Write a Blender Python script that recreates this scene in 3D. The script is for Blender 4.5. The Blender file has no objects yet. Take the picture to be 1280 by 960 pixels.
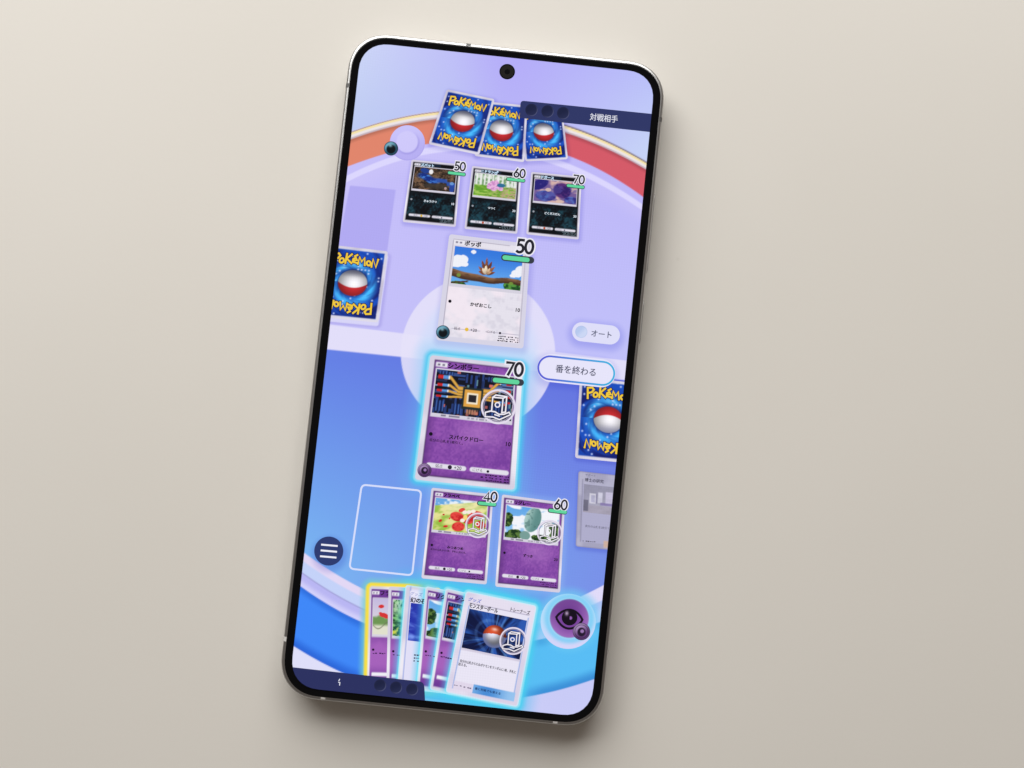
import bpy, math, random
import numpy as np

# ------------------------------------------------------------------ camera, light, exposure
scene = bpy.context.scene
col = scene.collection
MM = 0.001

cam_d = bpy.data.cameras.new("camera")
cam = bpy.data.objects.new("camera", cam_d)
col.objects.link(cam)
scene.camera = cam
cam_d.sensor_width = 36.0
cam_d.lens = 1695.0 / 1280.0 * 36.0
cam_d.clip_start = 0.01
cam_d.clip_end = 20.0
cam.location = (4.23988 * MM, -16.21814 * MM, 304.34170 * MM)
cam.rotation_euler = (0.0486682586, -0.0131711138, 0.0)

world = bpy.data.worlds.new("World")
scene.world = world
world.use_nodes = True
bg = world.node_tree.nodes["Background"]
bg.inputs["Color"].default_value = (1.0, 0.86, 0.75, 1)
bg.inputs["Strength"].default_value = 0.155

win_d = bpy.data.lights.new("window_light", 'AREA')
win_d.shape = 'RECTANGLE'
win_d.size = 1.10
win_d.size_y = 0.75
win_d.energy = 12.2
win_d.color = (1.0, 1.0, 0.985)
win = bpy.data.objects.new("window_light", win_d)
col.objects.link(win)
WIN_POS = (-0.12, 0.66, 0.50)
win.location = WIN_POS
from mathutils import Vector
win.rotation_euler = (Vector((0.02, -0.02, 0)) - Vector(WIN_POS)).to_track_quat('-Z', 'Y').to_euler()

scene.view_settings.view_transform = 'Standard'
scene.view_settings.look = 'None'
scene.view_settings.exposure = 0.0
scene.view_settings.gamma = 1.0
scene.view_settings.use_curve_mapping = False
scene.render.engine = 'CYCLES'

# ------------------------------------------------------------------ small helpers
def lin(c):
    c = np.asarray(c, dtype=np.float64)
    return np.where(c <= 0.04045, c / 12.92, ((np.maximum(c, 0) + 0.055) / 1.055) ** 2.4)

def sm(a, b, x):
    t = np.clip((x - a) / (b - a), 0, 1)
    return t * t * (3 - 2 * t)

def C(*c):
    return np.array(c, dtype=np.float64)

def mix(a, b, m):
    a = np.asarray(a, dtype=np.float64); b = np.asarray(b, dtype=np.float64)
    m = np.asarray(m, dtype=np.float64)
    return a + (b - a) * m[..., None]

def hashn(i, j, seed):
    n = np.sin(i * 127.1 + j * 311.7 + seed * 74.7) * 43758.5453
    return n - np.floor(n)

def noise(x, y, seed=0):
    xi = np.floor(x); yi = np.floor(y)
    fx = x - xi; fy = y - yi
    fx = fx * fx * (3 - 2 * fx); fy = fy * fy * (3 - 2 * fy)
    a = hashn(xi, yi, seed); b = hashn(xi + 1, yi, seed)
    c = hashn(xi, yi + 1, seed); d = hashn(xi + 1, yi + 1, seed)
    return (a * (1 - fx) + b * fx) * (1 - fy) + (c * (1 - fx) + d * fx) * fy

def fbm(x, y, seed=0, o=3):
    s = 0; a = 0.5; t = 0
    for k in range(o):
        s = s + a * noise(x * 2 ** k, y * 2 ** k, seed + k * 7); t += a; a *= 0.5
    return s / t

def ell(U, V, cu, cv, ru, rv, rot=0.0, soft=0.12):
    x = U - cu; y = V - cv
    c, s = math.cos(rot), math.sin(rot)
    d = np.hypot((x * c + y * s) / ru, (-x * s + y * c) / rv)
    return 1 - sm(1 - soft, 1 + soft, d)

def box(U, V, u0, v0, u1, v1, su=0.006, sv=0.006):
    return (sm(u0 - su, u0 + su, U) * (1 - sm(u1 - su, u1 + su, U)) *
            sm(v0 - sv, v0 + sv, V) * (1 - sm(v1 - sv, v1 + sv, V)))

def seg_d(U, V, ax, ay, bx, by):
    dx, dy = bx - ax, by - ay
    t = np.clip(((U - ax) * dx + (V - ay) * dy) / (dx * dx + dy * dy), 0, 1)
    return np.hypot(U - ax - t * dx, V - ay - t * dy)

# the flat front of the phone: survey of the display, in picture units -> millimetres on the glass
HM = np.array([[1.75813505e-01, 1.88079168e-02, -1.13186201e+02],
               [1.86671404e-02, -1.76109775e-01, 7.16783829e+01],
               [-7.84941272e-06, 2.89910467e-05, 1.0]])
HI = np.linalg.inv(HM)

def to_mm(P):
    P = np.asarray(P, dtype=np.float64)
    q = np.c_[P, np.ones(len(P))] @ HM.T
    return q[:, :2] / q[:, 2:]

def to_px(P):
    P = np.asarray(P, dtype=np.float64)
    q = np.c_[P, np.ones(len(P))] @ HI.T
    return q[:, :2] / q[:, 2:]

def rrect_pts(hw, hh, r, n=10):
    out = []
    for cx, cy, a0 in ((hw - r, hh - r, 0), (-hw + r, hh - r, 90), (-hw + r, -hh + r, 180), (hw - r, -hh + r, 270)):
        for k in range(n + 1):
            a = math.radians(a0 + 90 * k / n)
            # slightly squarer than a circle
            c, s = math.cos(a), math.sin(a)
            e = 2 / 2.25
            out.append((cx + r * math.copysign(abs(c) ** e, c), cy + r * math.copysign(abs(s) ** e, s)))
    return out

DW, DH, DR = 32.75, 71.08, 6.4
DISP = np.array(rrect_pts(DW, DH, DR, 8))
_n = np.roll(DISP, -1, axis=0) - DISP
DN = np.c_[_n[:, 1], -_n[:, 0]]
DN /= np.maximum(np.linalg.norm(DN, axis=1), 1e-9)[:, None]
keep = np.linalg.norm(_n, axis=1) > 1e-6
DN, DP = DN[keep], DISP[keep]

GLASS_Z = 7.6
DZ = 0.005       # mm between printed layers of the display image

# ------------------------------------------------------------------ materials
def new_mat(name):
    m = bpy.data.materials.new(name)
    m.use_nodes = True
    return m, m.node_tree, m.node_tree.nodes["Principled BSDF"]

def mat_display():
    m, nt, b = new_mat("lit_display")
    at = nt.nodes.new("ShaderNodeAttribute"); at.attribute_name = "ink"
    b.inputs["Base Color"].default_value = (0.004, 0.004, 0.005, 1)
    b.inputs["Roughness"].default_value = 0.06
    b.inputs["IOR"].default_value = 1.45
    b.inputs["Specular IOR Level"].default_value = 0.15
    # fine pixel grid of the panel
    tc = nt.nodes.new("ShaderNodeTexCoord")
    mp = nt.nodes.new("ShaderNodeMapping"); mp.vector_type = 'POINT'
    k = 2 * math.pi / (0.55 * MM)
    mp.inputs["Scale"].default_value = (k, k, k)
    nt.links.new(tc.outputs["Object"], mp.inputs["Vector"])
    sx = nt.nodes.new("ShaderNodeSeparateXYZ"); nt.links.new(mp.outputs[0], sx.inputs[0])
    fac = []
    for ax in "XY":
        s = nt.nodes.new("ShaderNodeMath"); s.operation = 'SINE'
        nt.links.new(sx.outputs[ax], s.inputs[0]); fac.append(s)
    add = nt.nodes.new("ShaderNodeMath"); add.operation = 'ADD'
    nt.links.new(fac[0].outputs[0], add.inputs[0]); nt.links.new(fac[1].outputs[0], add.inputs[1])
    # strongest in a broad band across the middle of the panel
    nz = nt.nodes.new("ShaderNodeTexNoise"); nz.inputs["Scale"].default_value = 30.0
    nz.inputs["Detail"].default_value = 1.0
    nt.links.new(tc.outputs["Object"], nz.inputs["Vector"])
    amp = nt.nodes.new("ShaderNodeMapRange")
    amp.inputs["From Min"].default_value = 0.45; amp.inputs["From Max"].default_value = 0.68
    amp.inputs["To Min"].default_value = 0.0; amp.inputs["To Max"].default_value = 0.014
    nt.links.new(nz.outputs["Fac"], amp.inputs["Value"])
    mu = nt.nodes.new("ShaderNodeMath"); mu.operation = 'MULTIPLY'
    nt.links.new(add.outputs[0], mu.inputs[0]); nt.links.new(amp.outputs[0], mu.inputs[1])
    ad = nt.nodes.new("ShaderNodeMath"); ad.operation = 'ADD'; ad.inputs[1].default_value = 0.985
    nt.links.new(mu.outputs[0], ad.inputs[0])
    nt.links.new(at.outputs["Color"], b.inputs["Emission Color"])
    nt.links.new(ad.outputs[0], b.inputs["Emission Strength"])
    return m

def mat_table():
    m, nt, b = new_mat("warm_white_laminate")
    tc = nt.nodes.new("ShaderNodeTexCoord")
    n1 = nt.nodes.new("ShaderNodeTexNoise"); n1.inputs["Scale"].default_value = 9.0; n1.inputs["Detail"].default_value = 4
    n2 = nt.nodes.new("ShaderNodeTexNoise"); n2.inputs["Scale"].default_value = 900.0; n2.inputs["Detail"].default_value = 3
    vo = nt.nodes.new("ShaderNodeTexVoronoi"); vo.inputs["Scale"].default_value = 42.0
    for n in (n1, n2, vo):
        nt.links.new(tc.outputs["Object"], n.inputs["Vector"])
    ramp = nt.nodes.new("ShaderNodeValToRGB")
    ramp.color_ramp.elements[0].position = 0.3; ramp.color_ramp.elements[0].color = (0.702, 0.669, 0.614, 1)
    ramp.color_ramp.elements[1].position = 0.7; ramp.color_ramp.elements[1].color = (0.725, 0.691, 0.638, 1)
    nt.links.new(n1.outputs["Fac"], ramp.inputs["Fac"])
    # sparse tiny specks of dirt
    sp = nt.nodes.new("ShaderNodeMapRange")
    sp.inputs["From Min"].default_value = 0.012; sp.inputs["From Max"].default_value = 0.03
    sp.inputs["To Min"].default_value = 0.12; sp.inputs["To Max"].default_value = 0.0
    nt.links.new(vo.outputs["Distance"], sp.inputs["Value"])
    wh = nt.nodes.new("ShaderNodeSeparateColor"); nt.links.new(vo.outputs["Color"], wh.inputs[0])
    gt = nt.nodes.new("ShaderNodeMath"); gt.operation = 'GREATER_THAN'; gt.inputs[1].default_value = 0.72
    nt.links.new(wh.outputs[0], gt.inputs[0])
    ml = nt.nodes.new("ShaderNodeMath"); ml.operation = 'MULTIPLY'
    nt.links.new(sp.outputs[0], ml.inputs[0]); nt.links.new(gt.outputs[0], ml.inputs[1])
    mx = nt.nodes.new("ShaderNodeMix"); mx.data_type = 'RGBA'
    mx.inputs["B"].default_value = (0.30, 0.26, 0.22, 1)
    nt.links.new(ml.outputs[0], mx.inputs["Factor"]); nt.links.new(ramp.outputs["Color"], mx.inputs["A"])
    nt.links.new(mx.outputs["Result"], b.inputs["Base Color"])
    b.inputs["Roughness"].default_value = 0.55
    b.inputs["Specular IOR Level"].default_value = 0.3
    bp = nt.nodes.new("ShaderNodeBump"); bp.inputs["Strength"].default_value = 0.05; bp.inputs["Distance"].default_value = 0.0002
    nt.links.new(n2.outputs["Fac"], bp.inputs["Height"]); nt.links.new(bp.outputs[0], b.inputs["Normal"])
    return m

def mat_simple(name, base, rough, metal=0.0, bump=0.0, scale=2000.0, spec=0.5):
    m, nt, b = new_mat(name)
    tc = nt.nodes.new("ShaderNodeTexCoord")
    n = nt.nodes.new("ShaderNodeTexNoise"); n.inputs["Scale"].default_value = scale
    nt.links.new(tc.outputs["Object"], n.inputs["Vector"])
    r = nt.nodes.new("ShaderNodeMapRange")
    r.inputs["To Min"].default_value = rough * 0.85; r.inputs["To Max"].default_value = rough * 1.15
    nt.links.new(n.outputs["Fac"], r.inputs["Value"]); nt.links.new(r.outputs[0], b.inputs["Roughness"])
    b.inputs["Base Color"].default_value = (*base, 1)
    b.inputs["Metallic"].default_value = metal
    b.inputs["Specular IOR Level"].default_value = spec
    if bump:
        bp = nt.nodes.new("ShaderNodeBump"); bp.inputs["Strength"].default_value = bump; bp.inputs["Distance"].default_value = 0.00002
        nt.links.new(n.outputs["Fac"], bp.inputs["Height"]); nt.links.new(bp.outputs[0], b.inputs["Normal"])
    return m

M_DISP = mat_display()
M_TABLE = mat_table()
M_METAL = mat_simple("satin_aluminium", (0.48, 0.475, 0.47), 0.32, 1.0, 0.05)
M_KEY = mat_simple("satin_key_metal", (0.42, 0.415, 0.41), 0.6, 1.0, 0.05)
M_BAND = mat_simple("grey_antenna_plastic", (0.10, 0.098, 0.095), 0.5)
M_GLASS = mat_simple("black_front_glass", (0.0035, 0.0035, 0.004), 0.05, 0.0, 0.0, 200.0, 0.12)
M_HOLE = mat_simple("dark_camera_well", (0.010, 0.0085, 0.0075), 0.5, 0.0, 0.0, 2000.0, 0.08)
M_LENS = mat_simple("dark_lens_glass", (0.004, 0.004, 0.005), 0.15, 0.0, 0.0, 200.0, 0.12)

# ------------------------------------------------------------------ table
def mesh_obj(name, verts, faces, mat, parent=None, smooth=False):
    me = bpy.data.meshes.new(name)
    me.from_pydata([tuple(v) for v in verts], [], [tuple(f) for f in faces])
    me.materials.append(mat)
    if smooth:
        for p in me.polygons: p.use_smooth = True
    me.update()
    o = bpy.data.objects.new(name, me)
    col.objects.link(o)
    if parent: o.parent = parent
    return o

def table():
    hw, hd, t, r = 0.80, 0.55, 0.03, 0.03
    ring = rrect_pts(hw, hd, r, 8)
    prof = [(0.004, -t), (0, -t + 0.003), (0, -0.003), (0.0009, -0.0009), (0.003, 0.0)]
    vs, fs = [], []
    n = len(ring)
    for ins, z in prof:
        for x, y in rrect_pts(hw - ins, hd - ins, r - ins, 8):
            vs.append((x, y, z))
    for k in range(len(prof) - 1):
        for i in range(n):
            j = (i + 1) % n
            fs.append((k * n + i, k * n + j, (k + 1) * n + j, (k + 1) * n + i))
    fs.append(tuple(range((len(prof) - 1) * n, len(prof) * n)))
    fs.append(tuple(reversed(range(n))))
    o = mesh_obj("table", vs, fs, M_TABLE)
    o["kind"] = "structure"
    return o
table()

# ------------------------------------------------------------------ phone body
phone = bpy.data.objects.new("smartphone", None)
col.objects.link(phone)
phone.empty_display_size = 0.05
phone.rotation_euler = (0, 0, -0.105059466)
phone["label"] = "silver smartphone lying face up on the pale table, its screen showing a card game"
phone["category"] = "phone"

PW, PH, PR = 35.3, 73.5, 9.0
def loft(name, prof, mat, cap_top=True, cap_bot=True, n=14):
    vs, fs = [], []
    N = len(rrect_pts(1, 1, 0.5, n))
    for ins, z in prof:
        for x, y in rrect_pts(PW - ins, PH - ins, PR - ins, n):
            vs.append((x * MM, y * MM, z * MM))
    for k in range(len(prof) - 1):
        for i in range(N):
            j = (i + 1) % N
            fs.append((k * N + i, k * N + j, (k + 1) * N + j, (k + 1) * N + i))
    if cap_top: fs.append(tuple(range((len(prof) - 1) * N, len(prof) * N)))
    if cap_bot: fs.append(tuple(reversed(range(N))))
    o = mesh_obj(name, vs, fs, mat, phone, True)
    return o

FRAME_PROF = [(1.6, 0.0), (0.9, 0.08), (0.45, 0.35), (0.15, 0.8), (0.03, 1.4), (0, 2.2), (0, 5.9),
              (0.02, 6.5), (0.07, 6.9), (0.16, 7.2), (0.30, 7.38), (0.48, 7.47), (0.66, 7.51), (0.80, 7.52)]
loft("metal_frame", FRAME_PROF, M_METAL)
loft("front_glass", [(0.84, 7.2), (0.84, 7.50), (0.86, 7.55), (0.95, 7.58), (1.1, 7.594), (1.3, GLASS_Z)], M_GLASS)

def band(name, side, pos, width, mat, proud=0.03, z0=0.3, z1=7.42, thick=0.0):
    prof = [(i - proud, z) for i, z in FRAME_PROF if 0.3 <= z <= 7.565] if thick == 0 else None
    vs, fs = [], []
    for s in (-1, 1):
        for ins, z in prof:
            if side in 'LR':
                x = (PW - ins) * (1 if side == 'R' else -1); y = pos + s * width / 2
            else:
                y = (PH - ins) * (1 if side == 'T' else -1); x = pos + s * width / 2
            vs.append((x * MM, y * MM, z * MM))
    m = len(prof)
    for k in range(m - 1):
        fs.append((k, k + 1, m + k + 1, m + k))
    # returning ends so that the strip has thickness
    def inner(v):
        x, y, z = v
        d = 0.3 * MM
        if side == 'R': return (x - d, y, z)
        if side == 'L': return (x + d, y, z)
        if side == 'T': return (x, y - d, z)
        return (x, y + d, z)
    base = len(vs)
    vs += [inner(v) for v in vs]
    for s in (0, m):
        for k in range(m - 1):
            fs.append((s + k, base + s + k, base + s + k + 1, s + k + 1))
    return mesh_obj(name, vs, fs, mat, phone)

def pm(x, y): return to_mm([(x, y)])[0]
band("antenna_band", 'T', pm(586, 53)[0], 1.05, M_BAND)
band("antenna_band", 'L', pm(435, 106.5)[1], 1.0, M_BAND)
band("antenna_band", 'R', pm(826, 149)[1], 1.0, M_BAND)
M_BAND2 = mat_simple("pale_antenna_plastic", (0.62, 0.60, 0.58), 0.5)
band("antenna_band", 'B', pm(403.6, 874)[0], 1.0, M_BAND2)
band("antenna_band", 'B', pm(694, 904)[0], 1.0, M_BAND2)
band("antenna_band", 'L', pm(357, 799)[1], 1.0, M_BAND2)

def side_button(name, y0, y1):
    # rounded bar let into the right side
    prof = []
    for k in range(13):
        a = math.pi * (k / 12) - math.pi / 2
        prof.append((math.cos(a), math.sin(a)))
    vs, fs = [], []
    zc, hz = 3.9, 1.35
    N = 20
    outs = [(0.0, 1.0), (0.28, 1.0), (0.36, 0.93), (0.38, 0.80)]
    rings = []
    for dx, sc in outs:
        ring = []
        for i in range(2 * N):
            a = 2 * math.pi * i / (2 * N)
            cy = (y1 - hz) if math.sin(a) >= 0 else (y0 + hz)
            ring.append(((PW - 0.05 + dx) * MM, (cy + hz * sc * math.sin(a)) * MM, (zc + hz * sc * math.cos(a)) * MM))
        rings.append(ring)
    for r in rings: vs += r
    n = 2 * N
    for k in range(len(rings) - 1):
        for i in range(n):
            j = (i + 1) % n
            fs.append((k * n + i, (k + 1) * n + i, (k + 1) * n + j, k * n + j))
    fs.append(tuple(reversed(range((len(rings) - 1) * n, len(rings) * n))))
    return mesh_obj(name, vs, fs, M_KEY, phone, False)
side_button("volume_button", pm(806, 339)[1], pm(818, 238)[1])
side_button("power_button", pm(797, 428)[1], pm(803, 372)[1])

# ------------------------------------------------------------------ flat artwork builder
class Art:
    def __init__(self):
        self.v, self.c, self.z, self.f = [], [], [], []
        self.n = 0
    def raw(self, pts, cols, faces, lz=0):
        pts = np.asarray(pts, dtype=np.float64)
        cols = np.asarray(cols, dtype=np.float64)
        if cols.ndim == 1: cols = np.tile(cols, (len(pts), 1))
        self.v.append(pts); self.c.append(cols / 255.0); self.z.append(np.full(len(pts), float(lz)))
        b = self.n
        self.f += [tuple(b + i for i in f) for f in faces]
        self.n += len(pts)
    def poly(self, pts, c, lz=0):
        self.raw(pts, C(*c), [tuple(range(len(pts)))], lz)
    def disc(self, cx, cy, r, c, lz=0, n=36, ry=None, rot=0.0):
        ry = ry or r
        pts = []
        for k in range(n):
            a = 2 * math.pi * k / n
            x, y = r * math.cos(a), ry * math.sin(a)
            pts.append((cx + x * math.cos(rot) - y * math.sin(rot), cy + x * math.sin(rot) + y * math.cos(rot)))
        self.poly(pts, c, lz)
    def pdisc(self, cx, cy, r, fn, lz=0, nr=12, nt=36):
        """disc whose colour is fn(x, y) with x, y in -1..1"""
        pts = [(0, 0)]; faces = []
        for i in range(1, nr + 1):
            for k in range(nt):
                a = 2 * math.pi * k / nt
                pts.append((i / nr * math.cos(a), i / nr * math.sin(a)))
        for k in range(nt):
            faces.append((0, 1 + k, 1 + (k + 1) % nt))
        for i in range(nr - 1):
            for k in range(nt):
                a = 1 + i * nt + k; b = 1 + i * nt + (k + 1) % nt
                faces.append((a, a + nt, b + nt, b))
        p = np.array(pts)
        self.raw(p * r + C(cx, cy), fn(p[:, 0], p[:, 1]), faces, lz)
    def stroke(self, pts, w, c, lz=0, closed=False, cap=0.5, cols=None):
        P = [np.array(p, dtype=np.float64) for p in pts]
        n = len(P)
        if not closed and cap:
            d0 = P[0] - P[1]; d0 /= np.linalg.norm(d0) + 1e-9
            d1 = P[-1] - P[-2]; d1 /= np.linalg.norm(d1) + 1e-9
            P[0] = P[0] + d0 * w * cap; P[-1] = P[-1] + d1 * w * cap
        L, R = [], []
        for i in range(n):
            if closed:
                a, b, d = P[i - 1], P[i], P[(i + 1) % n]
            else:
                a, b, d = P[max(i - 1, 0)], P[i], P[min(i + 1, n - 1)]
            t0 = b - a; t1 = d - b
            l0, l1 = np.linalg.norm(t0), np.linalg.norm(t1)
            t0 = t0 / l0 if l0 > 1e-9 else t1 / l1
            t1 = t1 / l1 if l1 > 1e-9 else t0
            n0 = C(-t0[1], t0[0]); n1 = C(-t1[1], t1[0])
            m = n0 + n1; lm = np.linalg.norm(m)
            m = m / lm if lm > 1e-6 else n0
            k = min(1.0 / max(np.dot(m, n0), 0.3), 1.35)
            L.append(b + m * w / 2 * k); R.append(b - m * w / 2 * k)
        faces = []
        q = n if closed else n - 1
        for i in range(q):
            j = (i + 1) % n
            faces.append((i, j, n + j, n + i))
        cc = C(*c) if cols is None else np.r_[np.array(cols), np.array(cols)]
        self.raw(np.array(L + R), cc, faces, lz)
    def grid(self, quad, nu, nv, fn, lz=0, rect=(0, 0, 1, 1), corner=0.0, wh=None):
        """bilinear patch of a card; fn(U, V) gives 0..255 colours, U, V over the rect in 0..1"""
        u = np.linspace(0, 1, nu + 1); v = np.linspace(0, 1, nv + 1)
        U, V = np.meshgrid(u, v)
        CU = rect[0] + (rect[2] - rect[0]) * U; CV = rect[1] + (rect[3] - rect[1]) * V
        if corner and wh:                    # pull the outer corners in to a radius
            w, h = wh
            X = (CU - 0.5) * w; Y = (CV - 0.5) * h
            ax = w / 2 - corner; ay = h / 2 - corner
            dx = np.maximum(np.abs(X) - ax, 0); dy = np.maximum(np.abs(Y) - ay, 0)
            m = np.maximum(dx, dy); l = np.hypot(dx, dy)
            s = np.where(l > 1e-9, m / np.maximum(l, 1e-9), 1)
            X = np.where((dx > 0) & (dy > 0), np.sign(X) * (ax + dx * s), X)
            Y = np.where((dx > 0) & (dy > 0), np.sign(Y) * (ay + dy * s), Y)
            CU2, CV2 = X / w + 0.5, Y / h + 0.5
        else:
            CU2, CV2 = CU, CV
        q = [np.array(p, dtype=np.float64) for p in quad]
        cu = CU2.ravel()[:, None]; cv = CV2.ravel()[:, None]
        P = (q[0] * (1 - cu) + q[1] * cu) * (1 - cv) + (q[3] * (1 - cu) + q[2] * cu) * cv
        cols = fn(U, V).reshape(-1, 3)
        idx = np.arange((nu + 1) * (nv + 1)).reshape(nv + 1, nu + 1)
        F = np.stack([idx[:-1, :-1], idx[:-1, 1:], idx[1:, 1:], idx[1:, :-1]], -1).reshape(-1, 4)
        self.raw(P, cols, [tuple(f) for f in F.tolist()], lz)
    def text(self, s, cx, cy, size, c, ang=6.0, lz=0, sx=1.0, bold=0.0, fit=None, shear=0.0):
        """flat lettering centred on (cx, cy); size = height of a full-width character; fit = total width"""
        P, F = glyphs(s, bold)
        if P is None: return
        lo, hi = P.min(0), P.max(0)
        Q = P - (lo + hi) / 2
        k = size * 1.05
        if fit: sx = fit / ((hi[0] - lo[0]) * k)
        x = Q[:, 0] * k * sx + Q[:, 1] * k * shear; y = -Q[:, 1] * k
        a = math.radians(ang)
        m = 5 if bold else 1
        self.raw(np.c_[cx + x * math.cos(a) - y * math.sin(a), cy + x * math.sin(a) + y * math.cos(a)],
                 C(*c), F, lz)
        self.z[-1] = lz + np.repeat(np.arange(m) * 0.15, len(x) // m)
    def build(self, name, parent, level, label=None):
        V = np.concatenate(self.v); Cc = np.concatenate(self.c); Z = np.concatenate(self.z)
        P = to_mm(V)
        D = ((P[:, None, :] - DP[None]) * DN[None]).sum(-1) if len(P) < 30000 else None
        if D is None:
            inside = (np.abs(P[:, 0]) < DW - 0.01) & (np.abs(P[:, 1]) < DH - DR)
            inside |= (np.abs(P[:, 0]) < DW - DR) & (np.abs(P[:, 1]) < DH - 0.01)
            rest = np.where(~inside)[0]
            D = np.full((len(P), 1), -1.0)
            md = ((P[rest][:, None, :] - DP[None]) * DN[None]).sum(-1).max(1)
            mx = np.full(len(P), -1.0); mx[rest] = md
        else:
            mx = D.max(1)
        out = mx > 1e-6
        pts = [tuple(p) for p in np.c_[P, Z].tolist()]
        cols = Cc.tolist()
        faces = []
        if out.any():
            for f in self.f:
                o = [out[i] for i in f]
                if not any(o): faces.append(f); continue
                poly = [(pts[i][0], pts[i][1], pts[i][2], *cols[i]) for i in f]
                for (nx, ny), (px, py) in zip(DN, DP):
                    if len(poly) < 3: break
                    res = []
                    for a, b in zip(poly, poly[1:] + poly[:1]):
                        da = (a[0] - px) * nx + (a[1] - py) * ny
                        db = (b[0] - px) * nx + (b[1] - py) * ny
                        if da <= 0: res.append(a)
                        if (da < 0 < db) or (db < 0 < da):
                            t = da / (da - db)
                            res.append(tuple(p + (q - p) * t for p, q in zip(a, b)))
                    poly = res
                if len(poly) >= 3:
                    b = len(pts)
                    pts += [p[:3] for p in poly]; cols += [list(p[3:]) for p in poly]
                    faces.append(tuple(range(b, b + len(poly))))
        else:
            faces = self.f
        if not faces: return None
        used = sorted({i for f in faces for i in f})
        if len(used) < len(pts):
            rm = {o: k for k, o in enumerate(used)}
            pts = [pts[i] for i in used]; cols = [cols[i] for i in used]
            faces = [tuple(rm[i] for i in f) for f in faces]
        # face up
        fixed = []
        for f in faces:
            a = sum(pts[f[k - 1]][0] * pts[f[k]][1] - pts[f[k]][0] * pts[f[k - 1]][1] for k in range(len(f)))
            fixed.append(f if a > 0 else tuple(reversed(f)))
        z0 = GLASS_Z + level * DZ
        me = bpy.data.meshes.new(name)
        me.from_pydata([(x * MM, y * MM, (z0 + z * DZ) * MM) for x, y, z in pts], [], fixed)
        ca = me.color_attributes.new("ink", 'FLOAT_COLOR', 'POINT')
        L = np.c_[lin(np.clip(np.array(cols), 0, 1)), np.ones(len(cols))]
        ca.data.foreach_set("color", L.astype(np.float32).ravel())
        me.materials.append(M_DISP)
        me.update()
        o = bpy.data.objects.new(name, me)
        col.objects.link(o)
        o.parent = parent
        if label: o["label"] = label
        return o

_tc = {}
def glyphs(s, bold):
    key = (s, bold)
    if key not in _tc:
        cu = bpy.data.curves.new("lettering", 'FONT')
        cu.body = s; cu.resolution_u = 2; cu.fill_mode = 'FRONT'; cu.size = 1.0
        ob = bpy.data.objects.new("lettering", cu)
        me = ob.to_mesh()
        P = np.zeros(len(me.vertices) * 3); me.vertices.foreach_get("co", P)
        F = [tuple(p.vertices) for p in me.polygons]
        P = P.reshape(-1, 3)[:, :2].copy()
        if bold and len(P):          # heavier weight: the letter laid down several times, a hair apart
            n = len(P); Q, G = [], []
            for i, (ox, oy) in enumerate(((-1, -.7), (1, -.7), (-1, .7), (1, .7), (0, 0))):
                Q.append(P + np.array((ox, oy)) * bold * 0.8); G += [tuple(k + i * n for k in f) for f in F]
            P, F = np.concatenate(Q), G
        ob.to_mesh_clear(); bpy.data.objects.remove(ob); bpy.data.curves.remove(cu)
        _tc[key] = (P, F) if len(P) else (None, None)
    return _tc[key]

def arc(cx, cy, rx, ry, a0, a1, n=14):
    return [(cx + rx * math.cos(math.radians(a0 + (a1 - a0) * k / n)), cy + ry * math.sin(math.radians(a0 + (a1 - a0) * k / n))) for k in range(n + 1)]

# geometric numerals of the hit points (unit height, y up)
DIG = {
    '0': ([arc(0.33, 0.5, 0.27, 0.46, 0, 360, 26)[:-1]], True, 0.66),
    '5': ([[(0.52, 0.95), (0.19, 0.95), (0.13, 0.56)] + arc(0.27, 0.32, 0.27, 0.28, 112, -128, 16)], False, 0.60),
    '6': ([arc(0.31, 0.30, 0.25, 0.26, 0, 360, 22)[:-1], [(0.40, 0.95), (0.09, 0.42)]], None, 0.62),
    '7': ([[(0.05, 0.93), (0.55, 0.93), (0.20, 0.05)]], False, 0.58),
    '4': ([[(0.46, 0.04), (0.46, 0.90), (0.05, 0.27), (0.62, 0.27)]], False, 0.66),
    '1': ([[(0.08, 0.80), (0.26, 0.95), (0.26, 0.05)]], False, 0.45),
}
def numerals(A, s, cx, cy, h, w_in, w_out, dark, light, ang=6.0, lz=0):
    tot = sum(DIG[d][2] for d in s) + 0.04 * (len(s) - 1)
    a = math.radians(ang)
    def tr(p, x0):
        x = (p[0] + x0 - tot / 2) * h; y = -(p[1] - 0.5) * h
        return (cx + x * math.cos(a) - y * math.sin(a), cy + x * math.sin(a) + y * math.cos(a))
    x0 = 0
    for i, d in enumerate(s):
        paths, cl, adv = DIG[d]
        for k, p in enumerate(paths):
            closed = cl if cl is not None else (k == 0)
            q = [tr(pt, x0) for pt in p]
            A.stroke(q, w_out, light, lz + 0.2 * k, closed)
            A.stroke(q, w_in, dark, lz + 1 + 0.2 * k, closed, cap=0.4)
        x0 += adv + 0.04

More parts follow.
